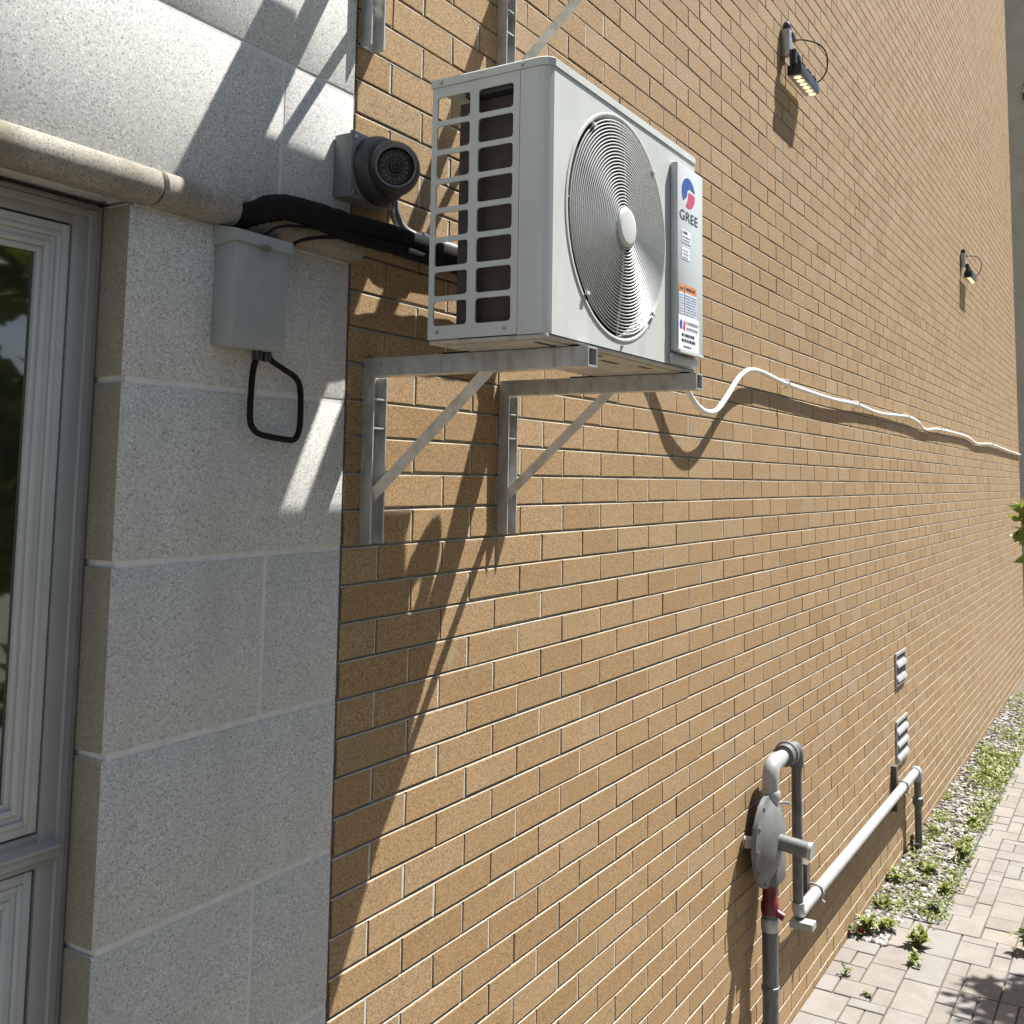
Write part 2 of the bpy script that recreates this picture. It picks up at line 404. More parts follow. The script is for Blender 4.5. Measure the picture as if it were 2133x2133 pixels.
# ------------------------------------------------------------------ stone wall
SY = -0.03; XC = -8.81
stone = empty('stone_wall', (-5, 0, GZ))
tag(stone, 'speckled pale cast stone wall of large blocks beside the tan bricks', 'wall')
sm = MB(); sm.box(XC + 0.11, XS - 0.05, -.008, 3, GZ - 2, 12.8); sm.box(-40, XS - 0.05, -.008, 3, 12.9, 60)
sm.box(-40, -16.43, -.008, 3, GZ - 2, 12.9); sm.build('mortar', 'stone_mortar', stone)
SJ = 0.14
def block(x0, x1, z0, z1, rev=False, y1=0.9):
    b = MB(); b.box(x0 + (0 if rev else SJ / 2), x1 - SJ / 2, SY + random.uniform(-.006, .006), y1, z0 + SJ / 2, z1 - SJ / 2, 0.025)
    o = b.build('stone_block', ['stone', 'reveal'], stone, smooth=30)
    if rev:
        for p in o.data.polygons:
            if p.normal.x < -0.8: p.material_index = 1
    return o
zz = [12.78, 8.95, 5.06, 1.15, -2.68, -6.5, -10.3, -14.1, -17.9, -21.7, -25.5]
for k in range(len(zz) - 1):
    if k in (2, 4, 6, 8):
        block(XC, -4.37, zz[k + 1], zz[k], True); block(-4.37, XS + 0.03, zz[k + 1], zz[k])
    else: block(XC, XS + 0.03, zz[k + 1], zz[k], True)
    block(-24, -16.4, zz[k + 1], zz[k])
up = [13.56, 17.45, 21.3, 25.15, 29.0]
for k in range(len(up) - 1):
    cut = [-22.5, -13.2, -4.37, XS + 0.03] if k % 2 == 0 else [-22.5, -17.6, -8.75, XS + 0.03]
    for a, b in zip(cut, cut[1:]): block(a, b, up[k], up[k + 1])
# lintel over the window and the half-round moulding
block(-24, XC, 12.78, 13.56); block(XC, XS + 0.03, 12.78, 13.56)
def mould(x0, x1):
    b = MB(); pr = []
    for k in range(17):
        t = math.pi * (k / 16 - 0.5); pr.append((SY - 0.06 - 0.50 * math.cos(t) ** 0.8, 13.17 + 0.41 * math.sin(t)))
    pr = [(SY + 0.1, 12.76)] + pr + [(SY + 0.1, 13.58)]
    n = len(pr); vs = []; steps = [(x0, 0.9), (x0 + 0.05, 1), (x1 - 0.05, 1), (x1, 0.9)]
    for x, s in steps: vs += [(x, SY + (y - SY) * s, 13.17 + (z - 13.17) * s) for y, z in pr]
    fs = []
    for i in range(3):
        for k in range(n - 1): fs.append((i * n + k, i * n + k + 1, (i + 1) * n + k + 1, (i + 1) * n + k))
    fs.append(list(range(n))); fs.append([3 * n + k for k in range(n)])
    b.add(vs, fs); return b.build('moulding', 'stone_smooth', stone, smooth=40)
mould(-24, -8.36); mould(-8.30, -6.08); mould(-5.62, -1.55)

# ------------------------------------------------------------------ window
win = empty('window', (-12.5, 1, -10)); tag(win, 'grey aluminium framed window with dark glass in a stone opening', 'window')
FY = 0.86
def ring_frame(name, x0, x1, z0, z1, w, y0, y1, mat, parent, c=0.015):
    b = MB(); b.box(x0, x0 + w, y0, y1, z0, z1, c); b.box(x1 - w, x1, y0, y1, z0, z1, c)
    b.box(x0 + w, x1 - w, y0, y1, z1 - w, z1, c); b.box(x0 + w, x1 - w, y0, y1, z0, z0 + w, c)
    return b.build(name, mat, parent, smooth=30)
XR = -8.83; XL = -16.4; ZT = 12.72
b = MB(); b.box(XR - 0.09, XR, FY - 0.03, FY + 0.2, -25, ZT, 0.02); b.box(XL, XR - 0.09, FY - 0.03, FY + 0.2, ZT - 0.08, ZT + 0.03, 0.02)
b.build('caulk_bead', 'caulk', win, smooth=40)
fr = MB()
fr.box(XR - 0.26, XR - 0.09, FY - 0.01, 1.4, -25, ZT - 0.09, 0.015)
fr.box(XR - 0.30, XR - 0.26, FY - 0.05, 1.4, -25, ZT - 0.26, 0.01)
fr.box(XR - 0.67, XR - 0.30, FY + 0.04, 1.4, -25, ZT - 0.26, 0.01)
fr.box(XL, XR - 0.26, FY - 0.01, 1.4, ZT - 0.26, ZT - 0.09, 0.015)
fr.box(XL, XR - 0.67, FY + 0.04, 1.4, ZT - 0.48, ZT - 0.26, 0.01)
fr.box(XL, XR - 0.30, FY + 0.06, 1.4, -0.5, -0.31, 0.01)
fr.build('frame', 'frame_alu', win, smooth=30)
si = MB()
si.add([(XL, FY - 0.18, -0.56), (XR - .28, FY - 0.18, -0.56), (XR - .28, FY + .07, -0.47), (XL, FY + .07, -0.47), (XL, FY - .18, -.63), (XR - .28, FY - .18, -.63), (XR - .28, FY + .07, -.63), (XL, FY + .07, -.63)],
       [(0, 1, 2, 3), (0, 4, 5, 1), (1, 5, 6, 2), (4, 7, 6, 5), (0, 3, 7, 4)])
si.box(XL, XR - .27, FY - 0.14, FY + .1, -0.80, -0.635, 0.012); si.box(XL, XR - .30, FY - .06, FY + .1, -0.93, -0.80, 0.01)
si.build('sill_transom', 'frame_alu', win, smooth=30)
gk = MB(); gk.box(XL, XR - 0.66, FY + 0.31, 1.39, -0.31, ZT - 0.46); gk.box(XL, XR - .66, FY + .31, 1.39, -24, -.93)
gk.build('gasket', 'gasket', win)
def sash(x0, x1, z0, z1):
    s = ring_frame('sash', x0, x1, z0, z1, 0.20, FY + 0.06, FY + 0.3, 'frame_sash', win)
    ring_frame('sash_bead', x0 + .2, x1 - .2, z0 + .2, z1 - .2, 0.10, FY + 0.03, FY + 0.3, 'frame_sash', s)
    ring_frame('sash_bead', x0 + .3, x1 - .3, z0 + .3, z1 - .3, 0.14, FY + 0.09, FY + 0.3, 'frame_sash', s)
    ring_frame('sash_bead', x0 + .44, x1 - .44, z0 + .44, z1 - .44, 0.12, FY + 0.05, FY + 0.3, 'frame_sash', s)
    ring_frame('sash_bead', x0 + .56, x1 - .56, z0 + .56, z1 - .56, 0.13, FY + 0.13, FY + 0.3, 'frame_sash', s)
    p = MB(); p.box(x0 + .66, x1 - .66, FY + .24, FY + .28, z0 + .66, z1 - .66); p.build('pane', 'window_glass', s)
sash(-13.0, XR - 0.72, -0.26, ZT - 0.53); sash(-13.0, XR - 0.75, -22, -1.0)
sash(XL + .05, -13.06, -0.26, ZT - 0.53); sash(XL + .05, -13.06, -22, -1.0)
b = MB(); b.box(XL, XR, 1.4, 3, -25, 12.8); b.build('backing', 'interior', win)

# ------------------------------------------------------------------ paving, gravel bed
pav = MB(); pav.box(-60, XE + 2, -70, 0.02, GZ - 0.34, GZ - 0.12); po = pav.build('paving', 'soil', origin=(40, -20, GZ)); tag(po, kind='structure')
pr_ = random.Random(11)
cell = 1.08; gx0, gx1, gy0, gy1 = 18.0, 150.0, 0.0, -42.0
nx = int((gx1 - gx0) / cell); ny = int((gy0 - gy1) / cell); occ = [[False] * ny for _ in range(nx)]
def in_bed(x, y): return (x > 56.6 and y > -4.75) or (51.0 < x <= 56.6 and y > -2.45)
for i in range(nx):
    for j in range(ny):
        if in_bed(gx0 + (i + .5) * cell, gy0 - (j + .5) * cell): occ[i][j] = True
pave_meshes = {}
def paver_mesh(w, d):
    if (w, d) not in pave_meshes:
        bm = bmesh.new(); bmesh.ops.create_cube(bm, size=1)
        for v in bm.verts: v.co = Vector((v.co.x * (w * cell - .085), v.co.y * (d * cell - .085), v.co.z * 0.7 - .35)) * U
        bmesh.ops.bevel(bm, geom=[e for e in bm.edges if all(v.co.z > -0.1 * U for v in e.verts)], offset=.035 * U, segments=1, affect='EDGES')
        me = bpy.data.meshes.new('paver'); bm.to_mesh(me); bm.free(); me.materials.append(M['paver']); pave_meshes[(w, d)] = me
    return pave_meshes[(w, d)]
shapes = [(4, 2)] * 1 + [(3, 2)] * 4 + [(2, 2)] * 4 + [(2, 1)] * 5 + [(3, 1)] * 4
pl = []
for j in range(ny):
    for i in range(nx):
        if occ[i][j]: continue
        opts = shapes[:]; pr_.shuffle(opts)
        for (w, d) in opts + [(1, 2), (1, 1)]:
            if i + w <= nx and j + d <= ny and not any(occ[a][b_] for a in range(i, i + w) for b_ in range(j, j + d)): break
        for a in range(i, i + w):
            for b_ in range(j, j + d): occ[a][b_] = True
        pl.append((gx0 + (i + w / 2) * cell, gy0 - (j + d / 2) * cell, w, d))
def pv(x, y):
    u, v, w = project(x, y, GZ); return w > 1 and -60 < u < 2200 and -60 < v < 2200
rank = sorted([(0 if pv(x, y) else 1, project(x, y, GZ)[2], k) for k, (x, y, w, d) in enumerate(pl)])
keep = set(k for _, _, k in rank[:300]); rest = MB()
for k, (x, y, w, d) in enumerate(pl):
    dz = pr_.uniform(-.03, .02)
    if k in keep:
        o = bpy.data.objects.new('paver', paver_mesh(w, d)); sc.collection.objects.link(o); o.parent = po
        o.location = Vector((x + pr_.uniform(-.015, .015), y + pr_.uniform(-.015, .015), GZ + dz)) * U - po.location
        o.rotation_euler = (pr_.uniform(-.006, .006), pr_.uniform(-.006, .006), pr_.uniform(-.008, .008))
    else: rest.box(x - w * cell / 2 + .04, x + w * cell / 2 - .04, y - d * cell / 2 + .04, y + d * cell / 2 - .04, GZ - .7, GZ + dz)
tag(rest.build('paver_field', 'paver', po), kind='stuff')

ed = MB(); ed.box(56.5, 150, -4.86, -4.74, GZ - .5, GZ + .10); ed.box(51.0, 56.5, -2.5, -2.42, GZ - .5, GZ + .05); ed.box(56.5, 56.62, -4.8, -2.45, GZ - .5, GZ + .05)
tag(ed.build('bed_edging', 'edging', origin=(70, -4.8, GZ)), 'black plastic edging strip between the gravel bed and the pavers', 'edging')
gb = MB(); gb.box(51.0, XE, -4.75, 0.02, GZ - .35, GZ - .16); tag(gb.build('gravel_bed_soil', 'soil'), kind='structure')
# pebbles
ico = bmesh.new(); bmesh.ops.create_icosphere(ico, subdivisions=1, radius=1); ico.verts.index_update()
iv = [v.co.copy() for v in ico.verts]; jf = [[v.index for v in f.verts] for f in ico.faces]; ico.free()
pb = MB(); gr = random.Random(5); pt = []
for k in range(5200):
    x = 51.2 + (gr.random() ** 1.7) * 95; y = -gr.uniform(0.1, 4.7)
    if not in_bed(x, y - .05): continue
    s = gr.uniform(.11, .27); sx, sy, sz = s * gr.uniform(.9, 1.6), s * gr.uniform(.8, 1.2), s * gr.uniform(.5, .8)
    rot = Matrix.Rotation(gr.uniform(0, 6.3), 3, 'Z') @ Matrix.Rotation(gr.uniform(-.4, .4), 3, 'X')
    vs = []
    for q in iv:
        w = rot @ Vector((q.x * sx, q.y * sy, q.z * sz)) * gr.uniform(.88, 1.1); vs.append((x + w.x, y + w.y, GZ - .12 + sz * .5 + gr.random() * .02 + w.z))
    pb.add(vs, jf); pt += [gr.random()] * len(vs)
pbo = pb.build('gravel', 'pebble_a', smooth=60, fix=False); tint_attr(pbo.data, pt)
tag(pbo, 'pale pinkish pebbles filling the strip along the wall foot', kind='stuff')

# ------------------------------------------------------------------ leaves
def leaf(mb, p, d, n, L, w, droop=0.15):
    d = d.normalized(); s = d.cross(n)
    if s.length < 1e-4: s = d.cross(Vector((1, 0, 0)))
    s.normalize(); n2 = s.cross(d)
    a = p; m1 = p + d * L * .45 - n2 * 0 ; e = p + d * L - n2 * L * droop
    mb.add([a, m1 + s * w / 2 + n2 * w * .12, e, m1 - s * w / 2 + n2 * w * .12, m1], [(0, 4, 1), (4, 2, 1), (0, 3, 4), (4, 3, 2)])
def rnd_dir(r, zmin=-1.0):
    while True:
        v = Vector((r.uniform(-1, 1), r.uniform(-1, 1), r.uniform(zmin, 1)))
        if 0.05 < v.length < 1: return v.normalized()
def weed(x, y, h, spread, nst, mat, label, seed, leafL=0.5, group='weeds along the wall foot', cat='weed', z=GZ - .1):
    r = random.Random(seed); t = empty('weed_plant', (x, y, z)); tag(t, label, cat, group)
    st = MB(); lf = MB()
    for k in range(nst):
        a = r.uniform(0, 6.3); top = Vector((x + math.cos(a) * spread * r.uniform(.2, 1), y + math.sin(a) * spread * r.uniform(.2, 1), z + h * r.uniform(.45, 1)))
        base = Vector((x + r.uniform(-.08, .08), y + r.uniform(-.08, .08), z)); mid = (base + top) / 2 + Vector((0, 0, h * .15))
        st.tube([base, mid, top], [.03, .025, .012], 5)
        for q in range(r.randint(5, 8)):
            f = r.uniform(.2, 1); p = base.lerp(mid, f * 2) if f < .5 else mid.lerp(top, f * 2 - 1)
            leaf(lf, p, rnd_dir(r, -.1), Vector((0, 0, 1)), leafL * r.uniform(.6, 1.2), leafL * r.uniform(.35, .6), r.uniform(.05, .4))
    st.build('stem', 'leaf_weed', t); lf.build('foliage', mat, t, fix=False); return t
# ------------------------------------------------------------------ air conditioner
AX0, AX1, AYB, AYF, AZ0, AZ1 = -2.41, 6.87, -3.3, -6.73, 10.36, 16.80
def make_ac():
    r = empty('air_conditioner', ((AX0 + AX1) / 2, (AYB + AYF) / 2, AZ0))
    # left side panel with two columns of eight openings
    cols = [(-3.46, -4.45), (-4.70, -5.71)]; rows = [(16.53 - .747 * k, 15.92 - .747 * k) for k in range(8)]
    ys = [AYB, -3.46, -4.45, -4.70, -5.71, -5.89]; zs = [AZ0] + sorted([v for rw in rows for v in rw]) + [AZ1]
    sp = MB(); xo, xi = AX0, AX0 + 0.045
    hole = lambda a, b: (a in (1, 3)) and (b % 2 == 1) and b < len(zs) - 1
    for a in range(5):
        for b in range(len(zs) - 1):
            y0, y1, z0, z1 = ys[a], ys[a + 1], zs[b], zs[b + 1]
            if not hole(a, b):
                for x in (xo, xi): sp.add([(x, y0, z0), (x, y1, z0), (x, y1, z1), (x, y0, z1)], [(0, 1, 2, 3)])
            else:
                for p, q in (((y0, z0), (y1, z0)), ((y1, z0), (y1, z1)), ((y1, z1), (y0, z1)), ((y0, z1), (y0, z0))):
                    sp.add([(xo, *p), (xo, *q), (xi, *q), (xi, *p)], [(0, 1, 2, 3)])
                c = .085
                for (cy, sy) in ((y0, -1), (y1, 1)):
                    for (cz, sz) in ((z0, 1), (z1, -1)):
                        tri = [(cy, cz)] + [(cy + sy * c * (1 - math.cos(t)), cz + sz * c * (1 - math.sin(t))) for t in (0, math.pi / 8, math.pi / 4, 3 * math.pi / 8, math.pi / 2)]
                        vs = [(xo, *p) for p in tri] + [(xi, *p) for p in tri]; n = len(tri)
                        sp.add(vs, [list(range(n)), [n + k for k in range(n)]] + [(k, (k + 1) % n, n + (k + 1) % n, n + k) for k in range(n)])
    for y in (AYB, -5.89): sp.add([(xo, y, AZ0), (xi, y, AZ0), (xi, y, AZ1), (xo, y, AZ1)], [(0, 1, 2, 3)])
    sp.add([(xo, AYB, AZ0), (xi, AYB, AZ0), (xi, AYB - 2.59, AZ0), (xo, AYB - 2.59, AZ0)], [(0, 1, 2, 3)])
    s = sp.build('side_panel', 'ac_paint', r)
    # front panel wrapping both corners, round fan opening
    fp = MB(); cx, cz, R = 1.40, 13.62, 3.02; fx0, fx1, fz0, fz1 = AX0 + .2, AX1 - .12, AZ0 - .02, AZ1
    prof = [(AX0, -5.905), (AX0, -6.42), (AX0 + .03, -6.56), (AX0 + .10, -6.68), (fx0, AYF)]
    for (a, b) in zip(prof, prof[1:]): fp.add([(*a, fz0), (*b, fz0), (*b, fz1), (*a, fz1)], [(0, 1, 2, 3)])
    prof = [(fx1, AYF), (AX1 - .03, AYF + .04), (AX1, AYF + .14), (AX1, -3.4)]
    for (a, b) in zip(prof, prof[1:]): fp.add([(*a, fz0), (*b, fz0), (*b, fz1), (*a, fz1)], [(0, 1, 2, 3)])
    angs = sorted([2 * math.pi * k / 96 for k in range(96)] + [math.atan2(b - cz, a - cx) % (2 * math.pi) for a in (fx0, fx1) for b in (fz0, fz1)])
    ci, ou = [], []
    for t in angs:
        c, sn = math.cos(t), math.sin(t); ci.append((cx + R * c, AYF, cz + R * sn))
        d = min(((fx1 if c > 0 else fx0) - cx) / c if abs(c) > 1e-6 else 1e9, ((fz1 if sn > 0 else fz0) - cz) / sn if abs(sn) > 1e-6 else 1e9)
        ou.append((cx + d * c, AYF, cz + d * sn))
    n = len(angs); fp.add(ci + ou, [(k, (k + 1) % n, n + (k + 1) % n, n + k) for k in range(n)])
    fp.add([(AX0, -5.905, fz0), (AX0 + .05, -5.905, fz0), (AX0 + .05, -5.905, fz1), (AX0, -5.905, fz1)], [(0, 1, 2, 3)])
    f = fp.build('front_panel', 'ac_paint', r, smooth=25)
    sh = MB(); sh.lathe([(3.03, AYF + .002), (3.03, AYF - .02), (2.99, AYF - .035), (2.93, AYF - .02), (2.895, AYF + .03), (2.88, AYF + .12), (2.875, AYF + .45)], (cx, 0, cz), 'Y', 96)
    sh.build('fan_shroud', 'ac_paint', f, smooth=50)
    # wire grille
    gl = MB(); nr = 27
    for k in range(nr):
        q = .57 + (2.83 - .57) * k / (nr - 1); yy = AYF - .03 - .14 * (1 - (q / 2.9) ** 2)
        gl.tube([(cx + q * math.cos(t), yy, cz + q * math.sin(t)) for t in [2 * math.pi * a / 72 for a in range(72)]], .020, 5, closed=True)
    gw = gl.build('fan_grille', 'ac_wire', r, smooth=60)
    for k in range(4):
        t = k * math.pi / 2 - .06; b = MB()
        b.tube([(cx + q * math.cos(t), AYF - .005 - .14 * (1 - (q / 2.9) ** 2), cz + q * math.sin(t)) for q in (.4, 1.2, 2.0, 2.6, 2.93)], .026, 5); b.build('spoke', 'ac_wire', gw, smooth=60)
    for t in (2.2, 3.95, 5.5, .8):
        b = MB(); px, pz = cx + 2.86 * math.cos(t), cz + 2.86 * math.sin(t); b.box(px - .09, px + .09, AYF - .12, AYF - .05, pz - .05, pz + .05, .02); b.build('grille_clip', 'ac_wire', gw)
    b = MB(); b.lathe([(0.001, AYF - .27), (.4, AYF - .265), (.5, AYF - .25), (.53, AYF - .22), (.53, AYF - .17), (.001, AYF - .17)], (cx, 0, cz), 'Y', 40); b.build('grille_badge', 'ac_paint', gw, smooth=40)
    # fan
    hb = MB(); hb.lathe([(.001, -6.15), (.55, -6.13), (.62, -6.05), (.62, -5.3), (.001, -5.3)], (cx, 0, cz), 'Y', 32); hub = hb.build('fan_hub', 'fan_plastic', r, smooth=40)
    for k in range(3):
        bl = MB(); vs = []; na, nq = 14, 8; a0 = k * 2.094 + 2.95
        for i in range(na + 1):
            for j in range(nq + 1):
                q = .58 + 2.15 * j / nq; f_ = i / na; a = a0 + (f_ - .5) * (1.15 - .2 * j / nq) - .35 * (j / nq) ** 2
                vs.append((cx + q * math.cos(a), -5.75 + (f_ - .5) * .9 + .12 * math.sin(f_ * math.pi), cz + q * math.sin(a)))
        bl.add(vs, [(i * (nq + 1) + j, (i + 1) * (nq + 1) + j, (i + 1) * (nq + 1) + j + 1, i * (nq + 1) + j + 1) for i in range(na) for j in range(nq)])
        bl.build('fan_blade', 'fan_plastic', hub, smooth=60)
    # coil and inside
    co = MB(); co.box(AX0 + .33, AX0 + .6, -6.4, -3.93, AZ0 + .05, 16.38); co.box(AX0 + .6, 4.6, -4.2, -3.93, AZ0 + .05, 16.38)
    co.build('condenser_coil', 'coil', r)
    b = MB(); b.box(4.6, AX1 - .06, -6.6, -3.45, AZ0 + .05, 16.7); b.build('compressor_bay', 'ac_dark', r)
    b = MB(); b.box(AX0 + .08, 4.55, -6.55, -4.25, 16.42, 16.74); b.build('top_shield', 'ac_dark', r)
    # lid
    ld = MB(); o_ = .035; ch = .3
    poly = lambda e: [(AX0 - e, AYB + e), (AX0 - e, AYF + ch - e), (AX0 + ch * .25 - e, AYF + ch * .35 - e), (AX0 + ch * .8 - e, AYF - e), (AX1 - .2 + e, AYF - e), (AX1 - .05 + e, AYF + .05 - e), (AX1 + e, AYF + .2 - e), (AX1 + e, AYB + e)]
    a, c_ = poly(o_), poly(o_ - .05); n = len(a)
    vs = [(x, y, AZ1 + .004) for x, y in a] + [(x, y, AZ1 + .19) for x, y in a] + [(x, y, AZ1 + .235) for x, y in c_]
    ld.add(vs, [list(range(n))[::-1]] + [(k, (k + 1) % n, n + (k + 1) % n, n + k) for k in range(n)] + [(n + k, n + (k + 1) % n, 2 * n + (k + 1) % n, 2 * n + k) for k in range(n)] + [[2 * n + k for k in range(n)]])
    lid = ld.build('lid', 'ac_paint', r, smooth=28)
    for y in (-3.58, -5.98):
        b = MB(); b.lathe([(.001, AX0 - .075), (.035, AX0 - .07), (.05, AX0 - .035)], (0, y, 16.9), 'X', 12); b.build('screw', 'screw', lid)
    b = MB(); b.lathe([(.001, AX0 - .038), (.02, AX0 - .038)], (0, -4.8, 16.92), 'X', 10); b.build('screw_hole', 'ac_dark', lid)
    for y in (-3.6, -5.55):
        b = MB(); b.lathe([(.001, AX0 - .04), (.035, AX0 - .035), (.05, AX0 - .001)], (0, y, 10.53), 'X', 12); b.build('screw', 'screw', s)
    # base pan
    bp = MB(); bp.box(AX0 + .04, AX1 - .04, AYF + .04, AYB - .02, AZ0 - .11, AZ0 - .021, .02)
    bp.box(AX0 + .25, AX1 - .25, AYF + .25, AYB - .3, AZ0 - .14, AZ0 - .10, .01); pan = bp.build('base_pan', 'pan_metal', r)
    for (xa, xb, ya) in ((-1.9, -0.9, -6.2), (.4, 1.4, -6.3), (2.2, 3.2, -5.9), (4.0, 4.7, -6.2), (.2, 1.0, -4.6), (2.7, 3.7, -4.4)):
        b = MB(); b.box(xa, xb, ya, ya + .16, AZ0 - .147, AZ0 - .135); b.build('drain_slot', 'ac_dark', pan)
    # raised service cover on the right of the front
    st = MB(); sx0, sx1, sf = 4.78, 6.80, AYF - .25
    st.box(sx0, sx1, sf, AYF - .002, 10.72, 16.36, .06); stp = st.build('service_cover', 'ac_strip', r, smooth=35)
    b = MB(); b.box(sx0 - .03, sx1 - .2, sf - .09, sf - .005, 10.66, 10.76, .02); b.build('cover_lip', 'ac_paint', stp)
    b = MB(); b.box(sx0 - .1, sx1 - .1, AYF - .12, AYF - .003, 10.38, 10.66, .04); b.build('lower_cover', 'ac_paint', r, smooth=35)
    b = MB(); b.lathe([(.001, AYF - .15), (.05, AYF - .145), (.06, AYF - .12)], (sx0 + .1, 0, 10.52), 'Y', 12); b.build('screw', 'screw', r)
    b = MB(); b.lathe([(.001, AYF - .04), (.05, AYF - .035), (.06, AYF)], (1.55, 0, 10.47), 'Y', 12); b.build('screw', 'screw', r)
    ys_ = sf - .006
    def decal(name, poly2, mat, parent, k=0):
        y = ys_ - .004 * k; b = MB(); b.add([(x, y, z) for x, z in poly2], [list(range(len(poly2)))]); return b.build(name, mat, parent, fix=False)
    rect = lambda a, b_, c, d: [(a, c), (b_, c), (b_, d), (a, d)]
    # emblem: blue arc over a red lower-right quarter
    ex, ez, er = 5.60, 15.56, .52
    lg = decal('emblem_blue', [(ex + er * math.cos(t), ez + er * .88 * math.sin(t)) for t in [math.radians(a) for a in range(12, 226, 8)]] + [(ex - .12, ez - .12), (ex - .05, ez + .10), (ex + .12, ez + .16)], 'blue_print', stp)
    decal('emblem_red', [(ex + .02, ez + .04), (ex + .47, ez + .02)] + [(ex + er * math.cos(t), ez + er * .88 * math.sin(t)) for t in [math.radians(a) for a in range(-4, -124, -10)]] + [(ex - .04, ez - .2)], 'red_print', stp)
    def text(txt, x, z, h, mat, w=1.0, parent=stp, k=1, shear=0):
        cu = bpy.data.curves.new('t', 'FONT'); cu.body = txt; cu.size = h * U * 1.4; cu.shear = shear
        ob = bpy.data.objects.new('t', cu); sc.collection.objects.link(ob); dg = bpy.context.evaluated_depsgraph_get()
        me = bpy.data.meshes.new_from_object(ob.evaluated_get(dg)); bpy.data.objects.remove(ob)
        xs = [v.co.x for v in me.vertices]; sx = (w * U) / (max(xs) - min(xs)); off = wloc(parent); mn = min(xs)
        for v in me.vertices: v.co = Vector((x * U + (v.co.x - mn) * sx - off.x, (ys_ - .004 * k) * U - off.y, z * U + v.co.y - off.z))
        me.materials.clear(); me.materials.append(M[mat]); o = bpy.data.objects.new('lettering', me); sc.collection.objects.link(o); o.parent = parent
    text('GREE', 4.92, 14.68, .30, 'black_print', 1.42)
    def lines(x0, x1, zt, nl, dz, hh, mat, parent, seed):
        r2 = random.Random(seed); b = MB()
        for q in range(nl):
            x = x0; zc = zt - q * dz
            while x < x1 - .05:
                w = min(r2.uniform(.04, .16), x1 - x)
                b.add([(x, ys_ - .010, zc - hh), (x + w, ys_ - .010, zc - hh), (x + w, ys_ - .010, zc), (x, ys_ - .010, zc)], [(0, 1, 2, 3)]); x += w + r2.uniform(.02, .05)
        b.build('small_print', mat, parent, fix=False)
    a = decal('sticker', rect(5.08, 5.80, 14.0, 14.38), 'sticker_white', stp, 1); lines(5.14, 5.5, 14.34, 1, .1, .07, 'black_print', a, 1); lines(5.14, 5.74, 14.2, 2, .1, .05, 'grey_print', a, 2)
    a = decal('sticker', rect(5.08, 5.66, 13.5, 13.86), 'sticker_white', stp, 1); lines(5.14, 5.6, 13.78, 3, .1, .04, 'grey_print', a, 3)
    a = decal('warning_label', rect(4.86, 5.22, 11.80, 12.48), 'pane_blue', stp, 1); lines(4.89, 5.19, 12.42, 8, .08, .03, 'grey_print', a, 4)
    a = decal('warning_label', rect(5.28, 6.22, 11.80, 12.50), 'pane_blue', stp, 1); lines(5.31, 6.18, 12.44, 8, .08, .035, 'grey_print', a, 5)
    a = decal('warning_header', rect(4.86, 5.22, 12.48, 12.72), 'orange_print', stp, 1); lines(4.95, 5.18, 12.63, 1, .08, .06, 'black_print', a, 6)
    a = decal('warning_header', rect(5.28, 6.22, 12.50, 12.74), 'orange_print', stp, 1); lines(5.38, 6.1, 12.66, 1, .08, .07, 'black_print', a, 7)
    a = decal('installer_sticker', rect(4.82, 6.42, 10.80, 11.80), 'sticker_white', stp, 1)
    b = MB(); b.add([(4.92, ys_ - .01, 11.40), (5.06, ys_ - .01, 11.40), (5.1, ys_ - .01, 11.62), (5.0, ys_ - .01, 11.68), (4.9, ys_ - .01, 11.6)], [(0, 1, 2, 3, 4)]); b.build('sticker_mark', 'blue_print', a, fix=False)
    b = MB(); b.add([(5.12, ys_ - .01, 11.42), (5.3, ys_ - .01, 11.36), (5.34, ys_ - .01, 11.62), (5.24, ys_ - .01, 11.68), (5.18, ys_ - .01, 11.55)], [(0, 1, 2, 3, 4)]); b.build('sticker_mark', 'red_print', a, fix=False)
    lines(5.42, 6.34, 11.66, 2, .17, .09, 'grey_print', a, 8); lines(5.05, 6.1, 11.28, 2, .16, .09, 'black_print', a, 9); lines(5.2, 5.8, 10.92, 1, .1, .05, 'black_print', a, 10)
    return r
ac = make_ac(); tag(ac, 'pale grey outdoor air conditioner with round fan grille, on steel brackets', 'air conditioner', 'wall hung air conditioners')
# a flat metal shelf added unseen above the frame, shaped to shade the stone
u2 = empty('shade_plate', (1.0, -4.2, 24.06)); tag(u2, 'flat metal shelf added above the picture on the upper brackets to shade the stone wall', 'occluder')
b = MB(); b.box(-2.3, 4.9, -6.3, -2.65, 24.07, 24.25, .02); b.build('plate', 'galvanised', u2)
b = MB(); b.box(-2.35, -1.25, -6.3, -1.7, 24.25, 24.6, .02); b.build('occluder_rail', 'galvanised', u2)
b = MB(); b.box(4.4, 4.9, -6.3, -2.65, 24.25, 24.5, .02); b.build('occluder_rail', 'galvanised', u2)

